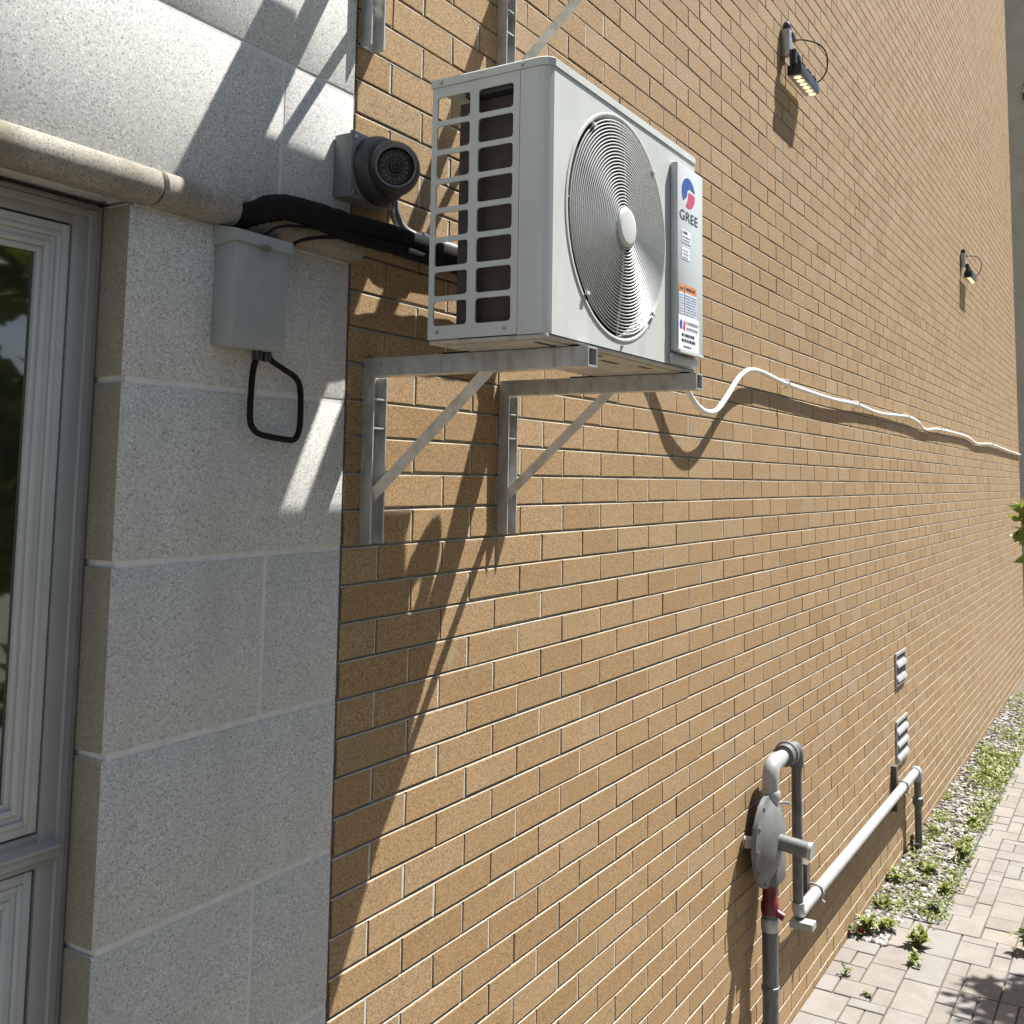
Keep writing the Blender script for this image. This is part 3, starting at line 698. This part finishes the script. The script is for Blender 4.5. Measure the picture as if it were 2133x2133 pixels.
# ------------------------------------------------------------------ brackets
def make_bracket(x, dz=0):
    r = empty('steel_bracket', (x, 0, 5.13 + dz)); zb, zt, L = 5.13 + dz, 10.21 + dz, 7.0
    b = MB(); b.box(x, x + .05, -.40, -.004, zb, zt - .5, .008); b.box(x + .05, x + .55, -.055, -.004, zb, zt - .5, .008); b.box(x + .55, x + .60, -.40, -.004, zb, zt - .5, .008); leg = b.build('leg', 'galvanised', r)
    for z in (zt - 1.15, zt - 1.95): 
        t = MB(); t.box(x + .05, x + .55, -.37, -.055, z, z + .05, .008); t.build('spacer_plate', 'galvanised', leg)
    for z in (zb + .35, zb + 3.2):
        t = MB(); t.lathe([(.001, -.16), (.07, -.155), (.09, -.12), (.09, -.055)], (x + .3, 0, z), 'Y', 6); t.build('bolt', 'screw', leg)
    b = MB(); w = .05; z0 = zt - .5; xa, xb = x, x + .5
    b.box(xa, xa + w, -L, -.004, z0, zt, .006); b.box(xb - w, xb, -L, -.004, z0, zt, .006); b.box(xa + w, xb - w, -L, -.004, zt - w, zt - .001); b.box(xa + w, xb - w, -L, -.004, z0 + .001, z0 + w)
    arm = b.build('arm', 'galvanised', r)
    # diagonal brace: angle iron with its ridge outwards
    A = Vector((x + .25, -.45, 6.55 + dz)); Bp = Vector((x + .25, -4.0, zt - .5)); d = (Bp - A).normalized(); sx = Vector((1, 0, 0)); n = sx.cross(d).normalized()
    if n.y > 0: n = -n
    A2 = A - d * .25; B2 = Bp + d * .12; m = MB()
    pr = [(-.19, -.12), (0, .12), (.19, -.12), (.14, -.14), (0, .05), (-.14, -.14)]
    vs = [A2 + sx * a + n * b_ for a, b_ in pr] + [B2 + sx * a + n * b_ for a, b_ in pr]
    m.add(vs, [(k, (k + 1) % 6, 6 + (k + 1) % 6, 6 + k) for k in range(6)] + [list(range(6)), [6 + k for k in range(6)]]); m.build('brace', 'galvanised', r)
    return r
b1 = make_bracket(-0.88); tag(b1, 'steel bracket holding the left end of the air conditioner', 'bracket', 'air conditioner brackets')
b2 = copy_tree(b1); b2.location += Vector((7.06, 0, 0)) * U; tag(b2, 'steel bracket holding the right end of the air conditioner', 'bracket')
b3 = copy_tree(b1); b3.location += Vector((-.55, 0, 13.85)) * U; tag(b3, 'steel bracket at the top edge beside the stone joint', 'bracket')
b4 = copy_tree(b1); b4.location += Vector((6.55, 0, 13.85)) * U; tag(b4, 'steel bracket at the top edge directly above the air conditioner', 'bracket')
for k, (x, lb) in enumerate(((-0.63, 'black rubber pad between left bracket arm and air conditioner'), (6.43, 'black rubber pad between right bracket arm and air conditioner'))):
    b = MB(); b.box(x - .28, x + .28, -6.75, -2.7, 10.215, 10.247, .01)
    tag(b.build('rubber_pad', 'black_rubber', origin=(x, -4.7, 10.21)), lb, 'rubber pad', 'rubber pads on the brackets')

# ------------------------------------------------------------------ disconnect box + cables
bx = empty('disconnect_box', (-5.56, 0, 9.92)); tag(bx, 'grey metal switch box with a lift lid on the stone wall', 'electrical box')
b = MB(); b.box(-6.42, -4.70, -.72, SY - .012, 9.92, 12.42, .04); b.build('body', 'box_grey', bx, smooth=35)
b = MB(); b.box(-6.15, -4.95, -.735, -.71, 10.35, 12.0, .01); b.build('front_cover', 'box_grey', bx)
b = MB()
b.add([(-6.47, SY - .012, 12.78), (-4.62, SY - .012, 12.78), (-4.62, -.80, 12.62), (-6.47, -.80, 12.62), (-6.47, SY - .012, 12.28), (-4.62, SY - .012, 12.28), (-4.62, -.80, 12.36), (-6.47, -.80, 12.36)],
      [(0, 1, 2, 3), (3, 2, 6, 7), (0, 3, 7, 4), (1, 5, 6, 2), (4, 7, 6, 5)]); b.build('lid', 'box_grey', bx)
b = MB(); b.box(-5.75, -5.35, -.84, -.78, 12.30, 12.40, .02); b.build('hasp', 'screw', bx)
for x in (-5.25, -4.95):
    b = MB(); b.lathe([(.12, 9.70), (.13, 9.92)], (x, -.36, 0), 'Z', 12, True); b.build('cable_gland', 'black_metal', bx)
b = MB(); b.tube(curve([(-5.25, -.36, 9.85), (-5.36, -.34, 9.35), (-5.35, -.3, 8.35), (-5.22, -.3, 8.05), (-4.9, -.28, 7.92), (-4.0, -.26, 7.84), (-3.72, -.26, 7.9), (-3.62, -.28, 8.25), (-3.66, -.3, 9.05), (-3.85, -.32, 9.38), (-4.35, -.34, 9.58), (-4.75, -.36, 9.72), (-4.93, -.36, 9.9)], 6), .075, 8)
tag(b.build('cable_loop', 'black_cable', smooth=60, origin=(-4.4, -.3, 7.9)), 'black cable looping below the grey switch box', 'cable')
# line set; its coil behind the unit is added to cast the rounded shadow
b = MB(); b.tube(curve([(-6.0, .0, 12.98), (-5.88, -.5, 13.1), (-5.3, -.86, 13.42), (-4.3, -.95, 13.5), (-2.6, -.95, 13.52), (-.8, -.95, 13.6), (1.4, -.85, 13.6), (4.0, -.8, 13.6), (6.3, -.8, 13.5), (7.1, -1.0, 13.1), (7.35, -1.5, 12.4)] + [(5.9 + (1.05 - .05 * a) * math.cos(.35 - a * .52), -2.65 + (1.05 - .05 * a) * math.sin(.35 - a * .52), 11.75 + .012 * a) for a in range(0, 20)], 6), .27, 12, wob=.07)
tag(b.build('insulated_pipe', 'black_rubber', smooth=60, origin=(-1, -.9, 13.4)), 'thick black insulated pipe running from the moulding gap to the air conditioner', 'pipe', 'black insulated pipes')
b = MB(); b.tube(curve([(-5.9, .0, 12.9), (-5.7, -.55, 13.05), (-5.0, -.8, 13.3), (-4.2, -.9, 13.3), (-2.6, -.95, 13.2), (-.8, -.98, 13.22), (1.4, -.82, 13.3), (4.0, -.78, 13.3), (6.3, -.8, 13.2), (7.0, -1.1, 12.8), (7.2, -1.8, 12.2), (6.9, -2.8, 12.1), (6.3, -3.5, 12.1)], 8), .19, 10, wob=.08)
tag(b.build('insulated_pipe', 'black_rubber', smooth=60, origin=(-1, -.9, 13.1)), 'thinner black insulated pipe strapped under the thick one', 'pipe', 'black insulated pipes')
b = MB(); b.tube(curve([(-4.66, -.62, 12.48), (-4.35, -.75, 12.75), (-3.6, -.9, 12.98), (-2.6, -1.0, 13.12), (-1.6, -1.05, 13.1), (.6, -.95, 13.1), (3, -.85, 13.1), (6.2, -.85, 13.05), (7.0, -1.3, 12.6), (7.1, -2.2, 12.2), (6.5, -3.45, 12.2)], 6), .05, 6)
tag(b.build('power_cable', 'black_cable', smooth=60, origin=(-3, -.9, 12.9)), 'thin black cable from the switch box to the insulated pipe', 'cable')
b = MB(); b.tube(curve([(-5.6, -.75, 12.6), (-5.2, -.85, 12.9), (-4.5, -.95, 13.05), (-3.4, -1.0, 13.15), (-2.4, -1.02, 13.2)], 6), .04, 6)
tag(b.build('power_cable', 'black_cable', smooth=60, origin=(-4, -.9, 12.9)), 'black wire from the lid of the grey box under the pipe', 'cable')

# ------------------------------------------------------------------ security camera
cm = empty('security_camera', (-1.5, 0, 14.4)); tag(cm, 'dark grey turret security camera on a square box over the stone joint', 'security camera')
b = MB(); b.box(-2.42, -.72, -.62, SY - .006, 14.38, 16.14, .07); jb = b.build('junction_box', 'cam_grey', cm, smooth=40)
b = MB(); b.box(-2.46, -.68, -.70, -.62, 14.34, 16.18, .03); b.build('cover_plate', 'cam_grey', jb, smooth=40)
for x in (-2.3, -.84):
    for z in (14.5, 16.02):
        t = MB(); t.lathe([(.001, -.73), (.06, -.725), (.07, -.70)], (x, 0, z), 'Y', 10); t.build('screw', 'screw', jb)
b = MB(); b.lathe([(.001, -.70), (.93, -.70), (.95, -.76), (.93, -1.0), (.86, -1.14), (.72, -1.2), (.001, -1.2)], (-1.45, 0, 15.27), 'Y', 40); b.build('base_ring', 'cam_dark', cm, smooth=40)
bc = Vector((-1.5, -1.32, 15.25)); fd = (Vector(CC) - bc).normalized() + Vector(Rm[0]) * .18 - Vector(Rm[1]) * .12; fd.normalize(); q = fd.to_track_quat('Z', 'Y').to_matrix()
def ori(prof, n=36):
    m = MB(); m.lathe(prof, (0, 0, 0), 'Z', n); m.v = [tuple(bc + q @ Vector(p)) for p in m.v]; return m
R_ = .76
ball = ori([(R_ * math.cos(t), R_ * math.sin(t)) for t in [math.radians(a) for a in range(-90, 50, 7)]] + [(.53, .60), (.50, .57)]).build('ball', 'cam_dark', cm, smooth=50)
ori([(.50, .58), (.46, .52), (.45, .47), (.001, .47)]).build('lens_face', 'lens_black', ball, smooth=40)
ori([(.53, .60), (.555, .615), (.53, .625), (.50, .60)]).build('bezel', 'cam_grey', ball, smooth=40)
ori([(.13, .475), (.17, .50), (.15, .53), (.09, .53), (.06, .50), (.001, .50)]).build('lens', 'lens_black', ball, smooth=40)
for k in range(16):
    t = 2 * math.pi * k / 16; m = MB(); m.lathe([(.001, .50), (.03, .495), (.042, .472)], (0, 0, 0), 'Z', 8)
    m.v = [tuple(bc + q @ (Vector(p) + Vector((.33 * math.cos(t), .33 * math.sin(t), 0)))) for p in m.v]; m.build('infrared_led', 'led_ring', ball, smooth=40)
b = MB(); b.tube(curve([(-.95, -.32, 14.5), (-.55, -.36, 14.2), (-.2, -.36, 14.75), (-.16, -.36, 14.5), (.1, -.36, 14.18), (.5, -.36, 14.02), (1.0, -.34, 14.0), (1.9, -.32, 14.02), (4, -.3, 14.05), (8, -.3, 14.05)][2:], 8), .15, 10)
b.tube([(-.2, -.36, 14.75), (-.3, -.36, 15.1), (-.7, -.36, 15.2)], .15, 10)
co_ = b.build('metal_conduit', 'conduit', smooth=60, origin=(1, -.3, 14)); tag(co_, 'bent grey metal conduit from the security camera box to behind the air conditioner', 'conduit')
for x in (1.25, 1.75):
    t = MB(); t.lathe([(.2, x - .1), (.21, x), (.2, x + .1)], (0, -.33, 14.01), 'X', 12, True); t.build('coupling', 'conduit', co_, smooth=40)

# ------------------------------------------------------------------ wash lights
def make_lamp():
    r = empty('wash_light', (38.4, 0, 33.0))
    b = MB(); b.box(38.1, 38.75, -.62, -.004, 33.2, 35.1, .08); mb_ = b.build('conduit_body', 'conduit', r, smooth=40)
    b = MB(); b.lathe([(.001, 35.62), (.2, 35.6), (.3, 35.4), (.3, 35.1)], (38.42, -.34, 0), 'Z', 14); b.build('cap', 'black_metal', mb_, smooth=40)
    b = MB(); b.lathe([(.22, 38.7), (.22, 39.1), (.15, 39.2), (.15, 39.8)], (0, -.5, 34.85), 'X', 12, True); b.build('cable_gland', 'black_metal', mb_, smooth=40)
    b = MB(); b.tube(curve([(39.8, -.5, 34.85), (40.6, -.9, 35.1), (41.8, -1.6, 35.1), (42.5, -1.95, 34.6), (42.9, -1.9, 33.7), (42.7, -1.6, 32.9), (42.4, -1.2, 32.5)], 6), .055, 6); b.build('cable', 'black_cable', r, smooth=60)
    b = MB(); b.box(38.0, 38.75, -.75, -.62, 32.0, 33.5, .03); b.box(38.2, 39.1, -1.0, -.62, 32.5, 33.6, .05); b.box(38.75, 39.3, -1.1, -.7, 32.9, 33.3, .04); b.build('hinge_bracket', 'black_metal', r)
    b = MB(); b.box(38.3, 42.8, -1.35, -.35, 31.8, 32.5, .06)
    for k in range(9): b.box(38.6 + k * .46, 38.75 + k * .46, -1.25, -.45, 32.5, 32.86 - (.12 if k % 3 == 0 else 0))
    body = b.build('body', 'black_metal', r, smooth=35)
    b = MB(); b.box(38.4, 42.7, -1.28, -.42, 31.765, 31.80, .01); b.build('lens_frame', 'vent_metal', body)
    for k in range(6):
        b = MB(); b.lathe([(.001, 31.70), (.18, 31.71), (.26, 31.76)], (38.85 + k * .72, -.92, 0), 'Z', 14); b.build('led_lens', 'led_lens', body, smooth=50)
    return r
l1 = make_lamp(); l1.scale = (.9, .9, .9); tag(l1, 'black wall wash light with six lit lamps and a looped cable, nearest', 'light', 'wash lights on the brick wall')
l2 = copy_tree(l1); l2.location += Vector((71.3, 0, -.2)) * U; tag(l2, 'small far wash light high on the brick wall near its end', 'light')
l3 = copy_tree(l1); l3.rotation_euler.z = math.radians(-90); l3.location = Vector((190, -.9, 80.6)) * U; tag(l3, 'black light on the shaded far wall at the right edge', 'light')

# ------------------------------------------------------------------ white hose
pts = [(6.9, -4.6, 10.3), (8.2, -3.8, 10.05), (12, -3.2, 10.6), (16.0, -2.5, 10.74), (19.1, -1.6, 10.55), (23.5, -.8, 10.18), (26.3, -.6, 11.1), (29.0, -.5, 12.5), (31.7, -.42, 13.0), (37.5, -.33, 12.76), (47.4, -.33, 12.6), (55, -.28, 12.72), (62.9, -.2, 12.57), (73.3, -.32, 12.89), (78.3, -.3, 12.7), (82.7, -.2, 12.2), (90.5, -.24, 12.57), (108.7, -.2, 12.6), (117.7, -.2, 12.1), (131, -.24, 12.46), (150, -.2, 12.2), (XE - .3, -.2, 12.05)]
pts = [(6.86, -4.1, 12.0), (7.3, -3.6, 12.4), (7.4, -2.4, 13.2), (7.8, -1.3, 14.4), (9.0, -.85, 15.2), (13.0, -.75, 15.5), (16.8, -.7, 14.9), (19.0, -.66, 13.5), (20.4, -.64, 12.1), (21.4, -.64, 11.0), (22.6, -.66, 10.38), (23.7, -.70, 10.22), (24.9, -.68, 10.4), (26.3, -.64, 11.1)] + pts[7:]
b = MB(); b.tube(curve(pts, 7), .135, 8, wob=.04)
tag(b.build('white_hose', 'white_hose', smooth=60, origin=(40, -.3, 12)), 'long white hose sagging from the air conditioner and along the wall', 'hose')
for k, x in enumerate((37.5, 55.0, 73.3, 90.5, 131)):
    z = {0: 12.76, 1: 12.72, 2: 12.89, 3: 12.57, 4: 12.46}[k]; y = {0: -.33, 1: -.28, 2: -.32, 3: -.24, 4: -.24}[k]
    b = MB(); b.tube([(x, -.005, z + .3), (x, y - .16, z + .2), (x, y - .2, z), (x, y - .16, z - .18), (x, -.005, z - .24)], .05, 5)
    tag(b.build('hose_clip', 'white_hose', origin=(x, 0, z)), ['white hose clip nearest the air conditioner', 'second white hose clip from the air conditioner', 'third white hose clip, above the wall vents', 'fourth white hose clip, past the wall vents', 'last white hose clip, near the end of the wall'][k], 'clip', 'clips along the white hose')

# ------------------------------------------------------------------ gas service
py = -.85
gs = empty('gas_regulator', (32, py, GZ)); tag(gs, 'grey gas regulator with round diaphragm case on a standing pipe', 'gas regulator')
b = MB(); b.tube([(31.9, py, GZ - 1), (31.9, py, -15.2)], .41, 16); ri = b.build('riser_pipe', 'gas_dark', gs, smooth=60)
for z in (-20.8, -18.9):
    b = MB(); b.lathe([(.42, z - .12), (.47, z - .1), (.47, z + .1), (.42, z + .12)], (31.9, py, 0), 'Z', 16); b.build('coupling', 'gas_dark', ri, smooth=40)
b = MB(); b.lathe([(.42, -15.25), (.46, -15.15), (.46, -14.75), (.38, -14.6), (.36, -13.7), (.001, -13.7)], (31.9, py, 0), 'Z', 20); b.tube([(31.9, py, -15.0), (31.9, py - .75, -15.3)], .2, 10); b.build('shutoff_valve', 'red_paint', gs, smooth=40)
b = MB(); b.box(31.35, 33.0, py - .55, py + .45, -13.75, -12.2, .12); b.box(32.7, 33.5, py - .4, py + .4, -13.6, -12.6, .1); b.build('valve_body', 'gas_dark', gs, smooth=40)
dc = (31.7, 0, -11.55); RD = 2.3
b = MB(); b.lathe([(.001, py - .62), (.5, py - .66), (1.0, py - .6), (1.5, py - .48), (1.9, py - .28), (RD - .12, py - .13), (RD, py - .12), (RD, py + .12), (RD - .12, py + .13), (1.9, py + .25), (1.2, py + .42), (.001, py + .45)], dc, 'Y', 48); case = b.build('diaphragm_case', 'reg_case', gs, smooth=30)
for k in range(12):
    t = 2 * math.pi * k / 12; b = MB(); b.lathe([(.001, py - .22), (.09, py - .21), (.1, py - .12), (.1, py + .2), (.001, py + .2)], (dc[0] + (RD - .17) * math.cos(t), 0, dc[2] + (RD - .17) * math.sin(t)), 'Y', 6); b.build('bolt', 'gas_dark', case)
b = MB(); b.tube([(dc[0], py - .5, dc[2] + .05), (dc[0], py - 2.15, dc[2] - .12)], .40, 20); b.build('spring_case', 'reg_case', gs, smooth=50)
b = MB(); b.tube([(dc[0], py - 2.1, dc[2] - .115), (dc[0], py - 2.3, dc[2] - .135)], .43, 20); b.build('spring_cap', 'gas_grey', gs, smooth=50)
b = MB(); b.tube([(30.3, py + .1, -11.3), (30.0, py + .7, -11.3)], .3, 12); b.build('vent_cap', 'gas_grey', gs, smooth=50)
b = MB(); b.tube([(32.2, py, -12.3), (32.2, py, -8.9)], .40, 16); b.lathe([(.41, -9.7), (.5, -9.6), (.5, -9.2), (.41, -9.1)], (32.2, py, 0), 'Z', 16); up_ = b.build('outlet_pipe', 'gas_grey', gs, smooth=50)
b = MB(); b.tube([(33.0, py - .35, -9.9), (33.0, py - .8, -9.9)], .07, 6); b.tube([(32.5, py, -9.9), (33.0, py - .35, -9.9)], .09, 6); b.build('test_cock', 'gas_grey', up_)
b = MB(); b.tube(curve([(32.2, py, -9.1), (32.2, py, -8.5), (32.5, py, -8.05), (33.1, py, -7.9), (33.6, py, -7.9)], 6), .43, 16); b.tube([(33.4, py, -7.9), (36.6, py, -7.9)], .36, 14); b.build('top_elbow', 'gas_grey', gs, smooth=50)
b = MB(); b.lathe([(.36, 34.4), (.58, 34.45), (.58, 34.95), (.66, 35.0), (.66, 35.3), (.4, 35.35)], (0, py, -7.9), 'X', 20); b.build('union', 'gas_dark', gs, smooth=40)
b = MB(); b.tube(curve([(35.7, py, -7.9), (36.3, py, -7.9), (36.75, py, -8.15), (36.9, py, -8.7), (36.9, py, -9.0)], 6), .42, 14); b.tube([(36.9, py, -8.9), (36.9, py, -16.6)], .29, 14); b.build('downpipe', 'gas_dark', gs, smooth=50)
b = MB(); b.tube(curve([(36.9, py, -16.3), (36.95, py, -16.75), (37.3, py, -16.92), (37.9, py, -16.93)], 5), .36, 14); b.tube([(37.6, py, -16.93), (70.9, py, -16.93)], .34, 16); b.build('horizontal_pipe', 'gas_grey', gs, smooth=60)
b = MB(); b.tube(curve([(70.6, py, -16.93), (71.2, py, -16.95), (71.55, py, -17.25), (71.6, py, -17.8)], 5), .42, 14); b.build('far_elbow', 'gas_grey', gs, smooth=60)
b = MB(); b.tube([(71.6, py, -17.7), (71.6, py, GZ - .5)], .29, 14); b.lathe([(.3, -19.9), (.44, -19.75), (.44, -19.2), (.3, -19.1)], (71.6, py, 0), 'Z', 14); b.build('far_riser', 'gas_dark', gs, smooth=50)
for x in (40.6, 65.8):
    s = empty('wall_strut', (x, 0, -17.2)); tag(s, 'dark steel strut bolted to the bricks behind the pipe, ' + ('near the regulator' if x < 50 else 'near the far pipe corner'), 'strut', 'pipe support struts')
    b = MB(); b.box(x - .35, x + .35, -.42, -.004, -18.9 if x > 50 else -18.3, -15.4, .03); b.build('channel', 'strut', s)
    b = MB(); b.tube([(x, -.42, -16.55), (x, -.7, -16.5), (x, -1.15, -16.62), (x, -1.27, -16.95), (x, -1.15, -17.28), (x, -.7, -17.36), (x, -.42, -17.32)], .07, 6); b.tube([(x, -1.0, -17.3), (x, -1.35, -17.45)], .08, 6); b.build('pipe_clamp', 'gas_grey', s)
b = MB(); b.box(36.5, 37.3, -1.75, -.45, -17.62, -17.22, .05); b.build('end_block', 'gas_grey', gs)

b = MB(); b.box(dc[0] - .55, dc[0] + .35, py - .535, py - .515, dc[2] + .75, dc[2] + 1.15, .004); b.build('name_plate', 'screw', case)
b = MB(); b.lathe([(.42, -16.1), (.46, -16.05), (.46, -15.5), (.42, -15.45)], (31.9, py, 0), 'Z', 16); b.build('inspection_tag_band', 'vent_metal', ri, smooth=40)

# ------------------------------------------------------------------ louvred vents
def vent(x0, x1, z0, z1, n, label):
    r = empty('wall_vent', ((x0 + x1) / 2, 0, z0)); tag(r, label, 'vent', 'louvred wall vents'); f = .16
    b = MB(); b.box(x0, x0 + f, -.14, -.003, z0, z1, .015); b.box(x1 - f, x1, -.14, -.003, z0, z1, .015); b.box(x0 + f, x1 - f, -.14, -.003, z1 - f * 1.6, z1, .015); b.box(x0 + f, x1 - f, -.14, -.003, z0, z0 + f, .015); b.build('frame', 'vent_metal', r)
    b = MB(); b.box(x0 + .1, x1 - .1, -.03, -.004, z0 + .1, z1 - .1); b.build('dark_backing', 'vent_dark', r)
    h = (z1 - z0 - f * 2.6) / n
    for k in range(n):
        zt = z1 - f * 1.6 - k * h - h * .38; b = MB(); vs = []
        for x in (x0 + f, x1 - f): vs += [(x, -.04, zt), (x, -.24, zt - h * .22), (x, -.28, zt - h * .42), (x, -.24, zt - h * .45), (x, -.02, zt - h * .2)]
        b.add(vs, [(k2, (k2 + 1) % 5, 5 + (k2 + 1) % 5, 5 + k2) for k2 in range(5)] + [(0, 1, 2, 3, 4), (5, 6, 7, 8, 9)]); b.build('louvre', 'vent_metal', r, smooth=30)
vent(67.7, 71.5, -9.65, -6.95, 2, 'upper louvred metal vent in the brick wall with two blades')
vent(67.4, 71.8, -15.85, -12.35, 3, 'lower louvred metal vent in the brick wall with three blades')

# ------------------------------------------------------------------ weeds and trees
wr = random.Random(21)
spots = []
weed(52.6, -1.0, 1.3, 1.0, 9, 'leaf_weed', 'leafy weed with a red flower at the near end of the gravel', 1, .7)
weed(53.8, -1.9, 1.0, .9, 8, 'leaf_weed', 'broad leaved weed at the front corner of the gravel bed', 2, .7)
weed(51.6, -.6, .7, .8, 6, 'leaf_pale', 'pale low weed against the wall at the start of the gravel', 3, .5)
weed(52.3, -4.3, 1.0, .9, 12, 'leaf_weed', 'grassy tuft growing between the pavers', 4, .7)
weed(49.6, -4.5, .6, .7, 6, 'leaf_weed', 'small leafy weed growing in a paver joint below the tuft', 5, .55)
weed(45.5, -1.2, .8, .45, 4, 'leaf_pale', 'tiny pale weed on the pavers beside the wall', 6, .35)
weed(43.7, -3.0, .3, .5, 5, 'leaf_pale', 'flat dry weed in a paver joint', 7, .3)
weed(71.0, -.45, 1.2, .35, 5, 'leaf_pale', 'pale green shoot beside the foot of the far riser pipe', 8, .5)
weed(70.8, -4.3, 1.6, .8, 14, 'leaf_weed', 'dense dark green weed at the gravel edge beside the far riser', 9, .6)
for k, (x, y, lb) in enumerate(((57.6, -1.0, 'green weed against the wall behind the first pebbles'), (58.8, -4.2, 'green weed at the gravel edge nearest the pavers'), (62.5, -4.2, 'green weed hanging over the black edging, second from the front'),
        (63.5, -.7, 'green weed at the wall foot under the white pipe'), (66.5, -2.4, 'yellow green weed in the middle of the pebbles before the far riser'), (74.5, -4.0, 'green weed at the gravel edge just past the far riser'),
        (76.5, -1.2, 'yellow green clump by the wall past the far riser'), (81, -3.9, 'low weed spreading over the edging past the yellow clump'), (87, -4.2, 'low weed on the edging before the bushy far patch'))):
    weed(x, y, wr.uniform(.4, .8), wr.uniform(.6, 1.0), wr.randint(7, 10), wr.choice(['leaf_weed', 'leaf_weed', 'leaf_pale']), lb, 100 + k, wr.uniform(.45, .7))
gc = MB(); r9 = random.Random(77)
def cover(x, y, n, sp, h, L):
    for k in range(n):
        p = Vector((x + r9.gauss(0, sp), y + r9.gauss(0, sp * .6), GZ - .05 + abs(r9.gauss(0, h))))
        if p.y > -.15 or p.y < -5.1: continue
        leaf(gc, p, rnd_dir(r9, -.1), Vector((0, 0, 1)), L * r9.uniform(.6, 1.3), L * r9.uniform(.35, .6), r9.uniform(.05, .4))
for k in range(190):
    x = 57.2 + 100 * (k / 190) ** 1.3 + r9.uniform(-1.2, 1.2)
    cover(x, -4.4 + r9.uniform(-.3, .45) if k % 2 else -r9.uniform(.4, 4.0), r9.randint(14, 34), r9.uniform(.4, .9), r9.uniform(.06, .2), r9.uniform(.3, .5))
for k in range(16): cover(95 + r9.uniform(0, 13), -r9.uniform(1.2, 4.7), 45, .9, .45, .6)
for k in range(420):   # grass blades
    x = 56.9 + 70 * r9.random() ** 1.4; y = -4.75 + abs(r9.gauss(0, .5)) if r9.random() < .7 else -r9.uniform(.3, 4.6)
    leaf(gc, Vector((x, y, GZ - .1)), Vector((r9.gauss(0, .5), r9.gauss(0, .5), 1)), Vector((0, 1, 0)), r9.uniform(.4, .9), .07, .4)
tag(gc.build('ground_cover', 'leaf_weed', fix=False), 'straggling green ground cover along the edge of the gravel', kind='stuff')
b = MB(); r_ = random.Random(9)
for k in range(9): leaf(b, Vector((51.55, -.75, GZ + .35)), rnd_dir(r_, 0), Vector((0, 0, 1)), .3, .22)
fl = b.build('flower', 'flower_red', origin=(51.55, -.75, GZ + .1), fix=False); tag(fl, 'crimson flower at the wall foot by the first weeds', 'flower')

def tree(name, label, x, y, z0, h, crown, nleaf, leafL, seed, trunk_r=1.0, group=None, clumps=40, mat='leaf_tree'):
    # crown: (cx,cy,cz,rx,ry,rz)
    r = random.Random(seed); t = empty(name, (x, y, z0)); tag(t, label, 'tree', group)
    cx, cy, cz, rx, ry, rz = crown; tr = MB()
    tr.tube(curve([(x, y, z0 - .5), (x + r.uniform(-1, 1), y + r.uniform(-1, 1), z0 + (cz - z0) * .5), (cx, cy, cz - rz * .2)], 5), [trunk_r * (1 - .06 * k) for k in range(11)], 9)
    cl = []
    for k in range(clumps):
        d = rnd_dir(r); q = r.uniform(.35, 1) ** .6; c = Vector((cx + d.x * rx * q, cy + d.y * ry * q, cz + d.z * rz * q)); cl.append(c)
        st = Vector((cx, cy, cz - rz * .4)); tr.tube([st, st.lerp(c, .5) + Vector((0, 0, -.5)), c], [trunk_r * .3, trunk_r * .16, trunk_r * .05], 5)
    tr.build('trunk', 'bark', t, smooth=60); lf = MB(); cr = min(rx, ry, rz) * .42
    for k in range(nleaf):
        c = r.choice(cl); p = c + rnd_dir(r) * cr * r.random() ** .5; leaf(lf, p, rnd_dir(r), rnd_dir(r), leafL * r.uniform(.7, 1.3), leafL * r.uniform(.4, .65))
    lf.build('crown', mat, t, fix=False); return t
# beyond the picture on the right: shades the pavers and its lowest branch dips into view
tree('garden_tree', 'small leafy tree right of the picture shading the nearest pavers', 66, -27, GZ, 0, (66.5, -24.3, 17, 6.0, 4.6, 7), 1300, 1.25, 31, .8, 'garden trees')
tree('garden_tree', 'leafy tree whose branch tip enters at the right edge', 25, -25, GZ, 0, (22.0, -15.15, 5.6, 1.4, 1.0, 1.9), 150, .75, 32, .12, 'garden trees', 10, 'leaf_weed')
for k, (x, y) in enumerate(((2, -58), (20, -66), (42, -62), (-26, -80), (70, -80))):
    tree('garden_tree', ['leafy tree across the path, opposite the window', 'leafy tree across the path, opposite the air conditioner', 'leafy tree across the path, opposite the gas regulator', 'leafy tree across the path, left of the window', 'leafy tree across the path, opposite the far vents'][k], x, y, GZ, 0, (x, y, 12, 13, 9, 30), 2600, 4.0, 40 + k, 1.4, 'trees across the path', 60, 'leaf_weed')
weed(55.5, -10.9, 1.5, 0.9, 6, 'leaf_pale', 'pale green plant poking in at the lower right edge', 301, 1.0)
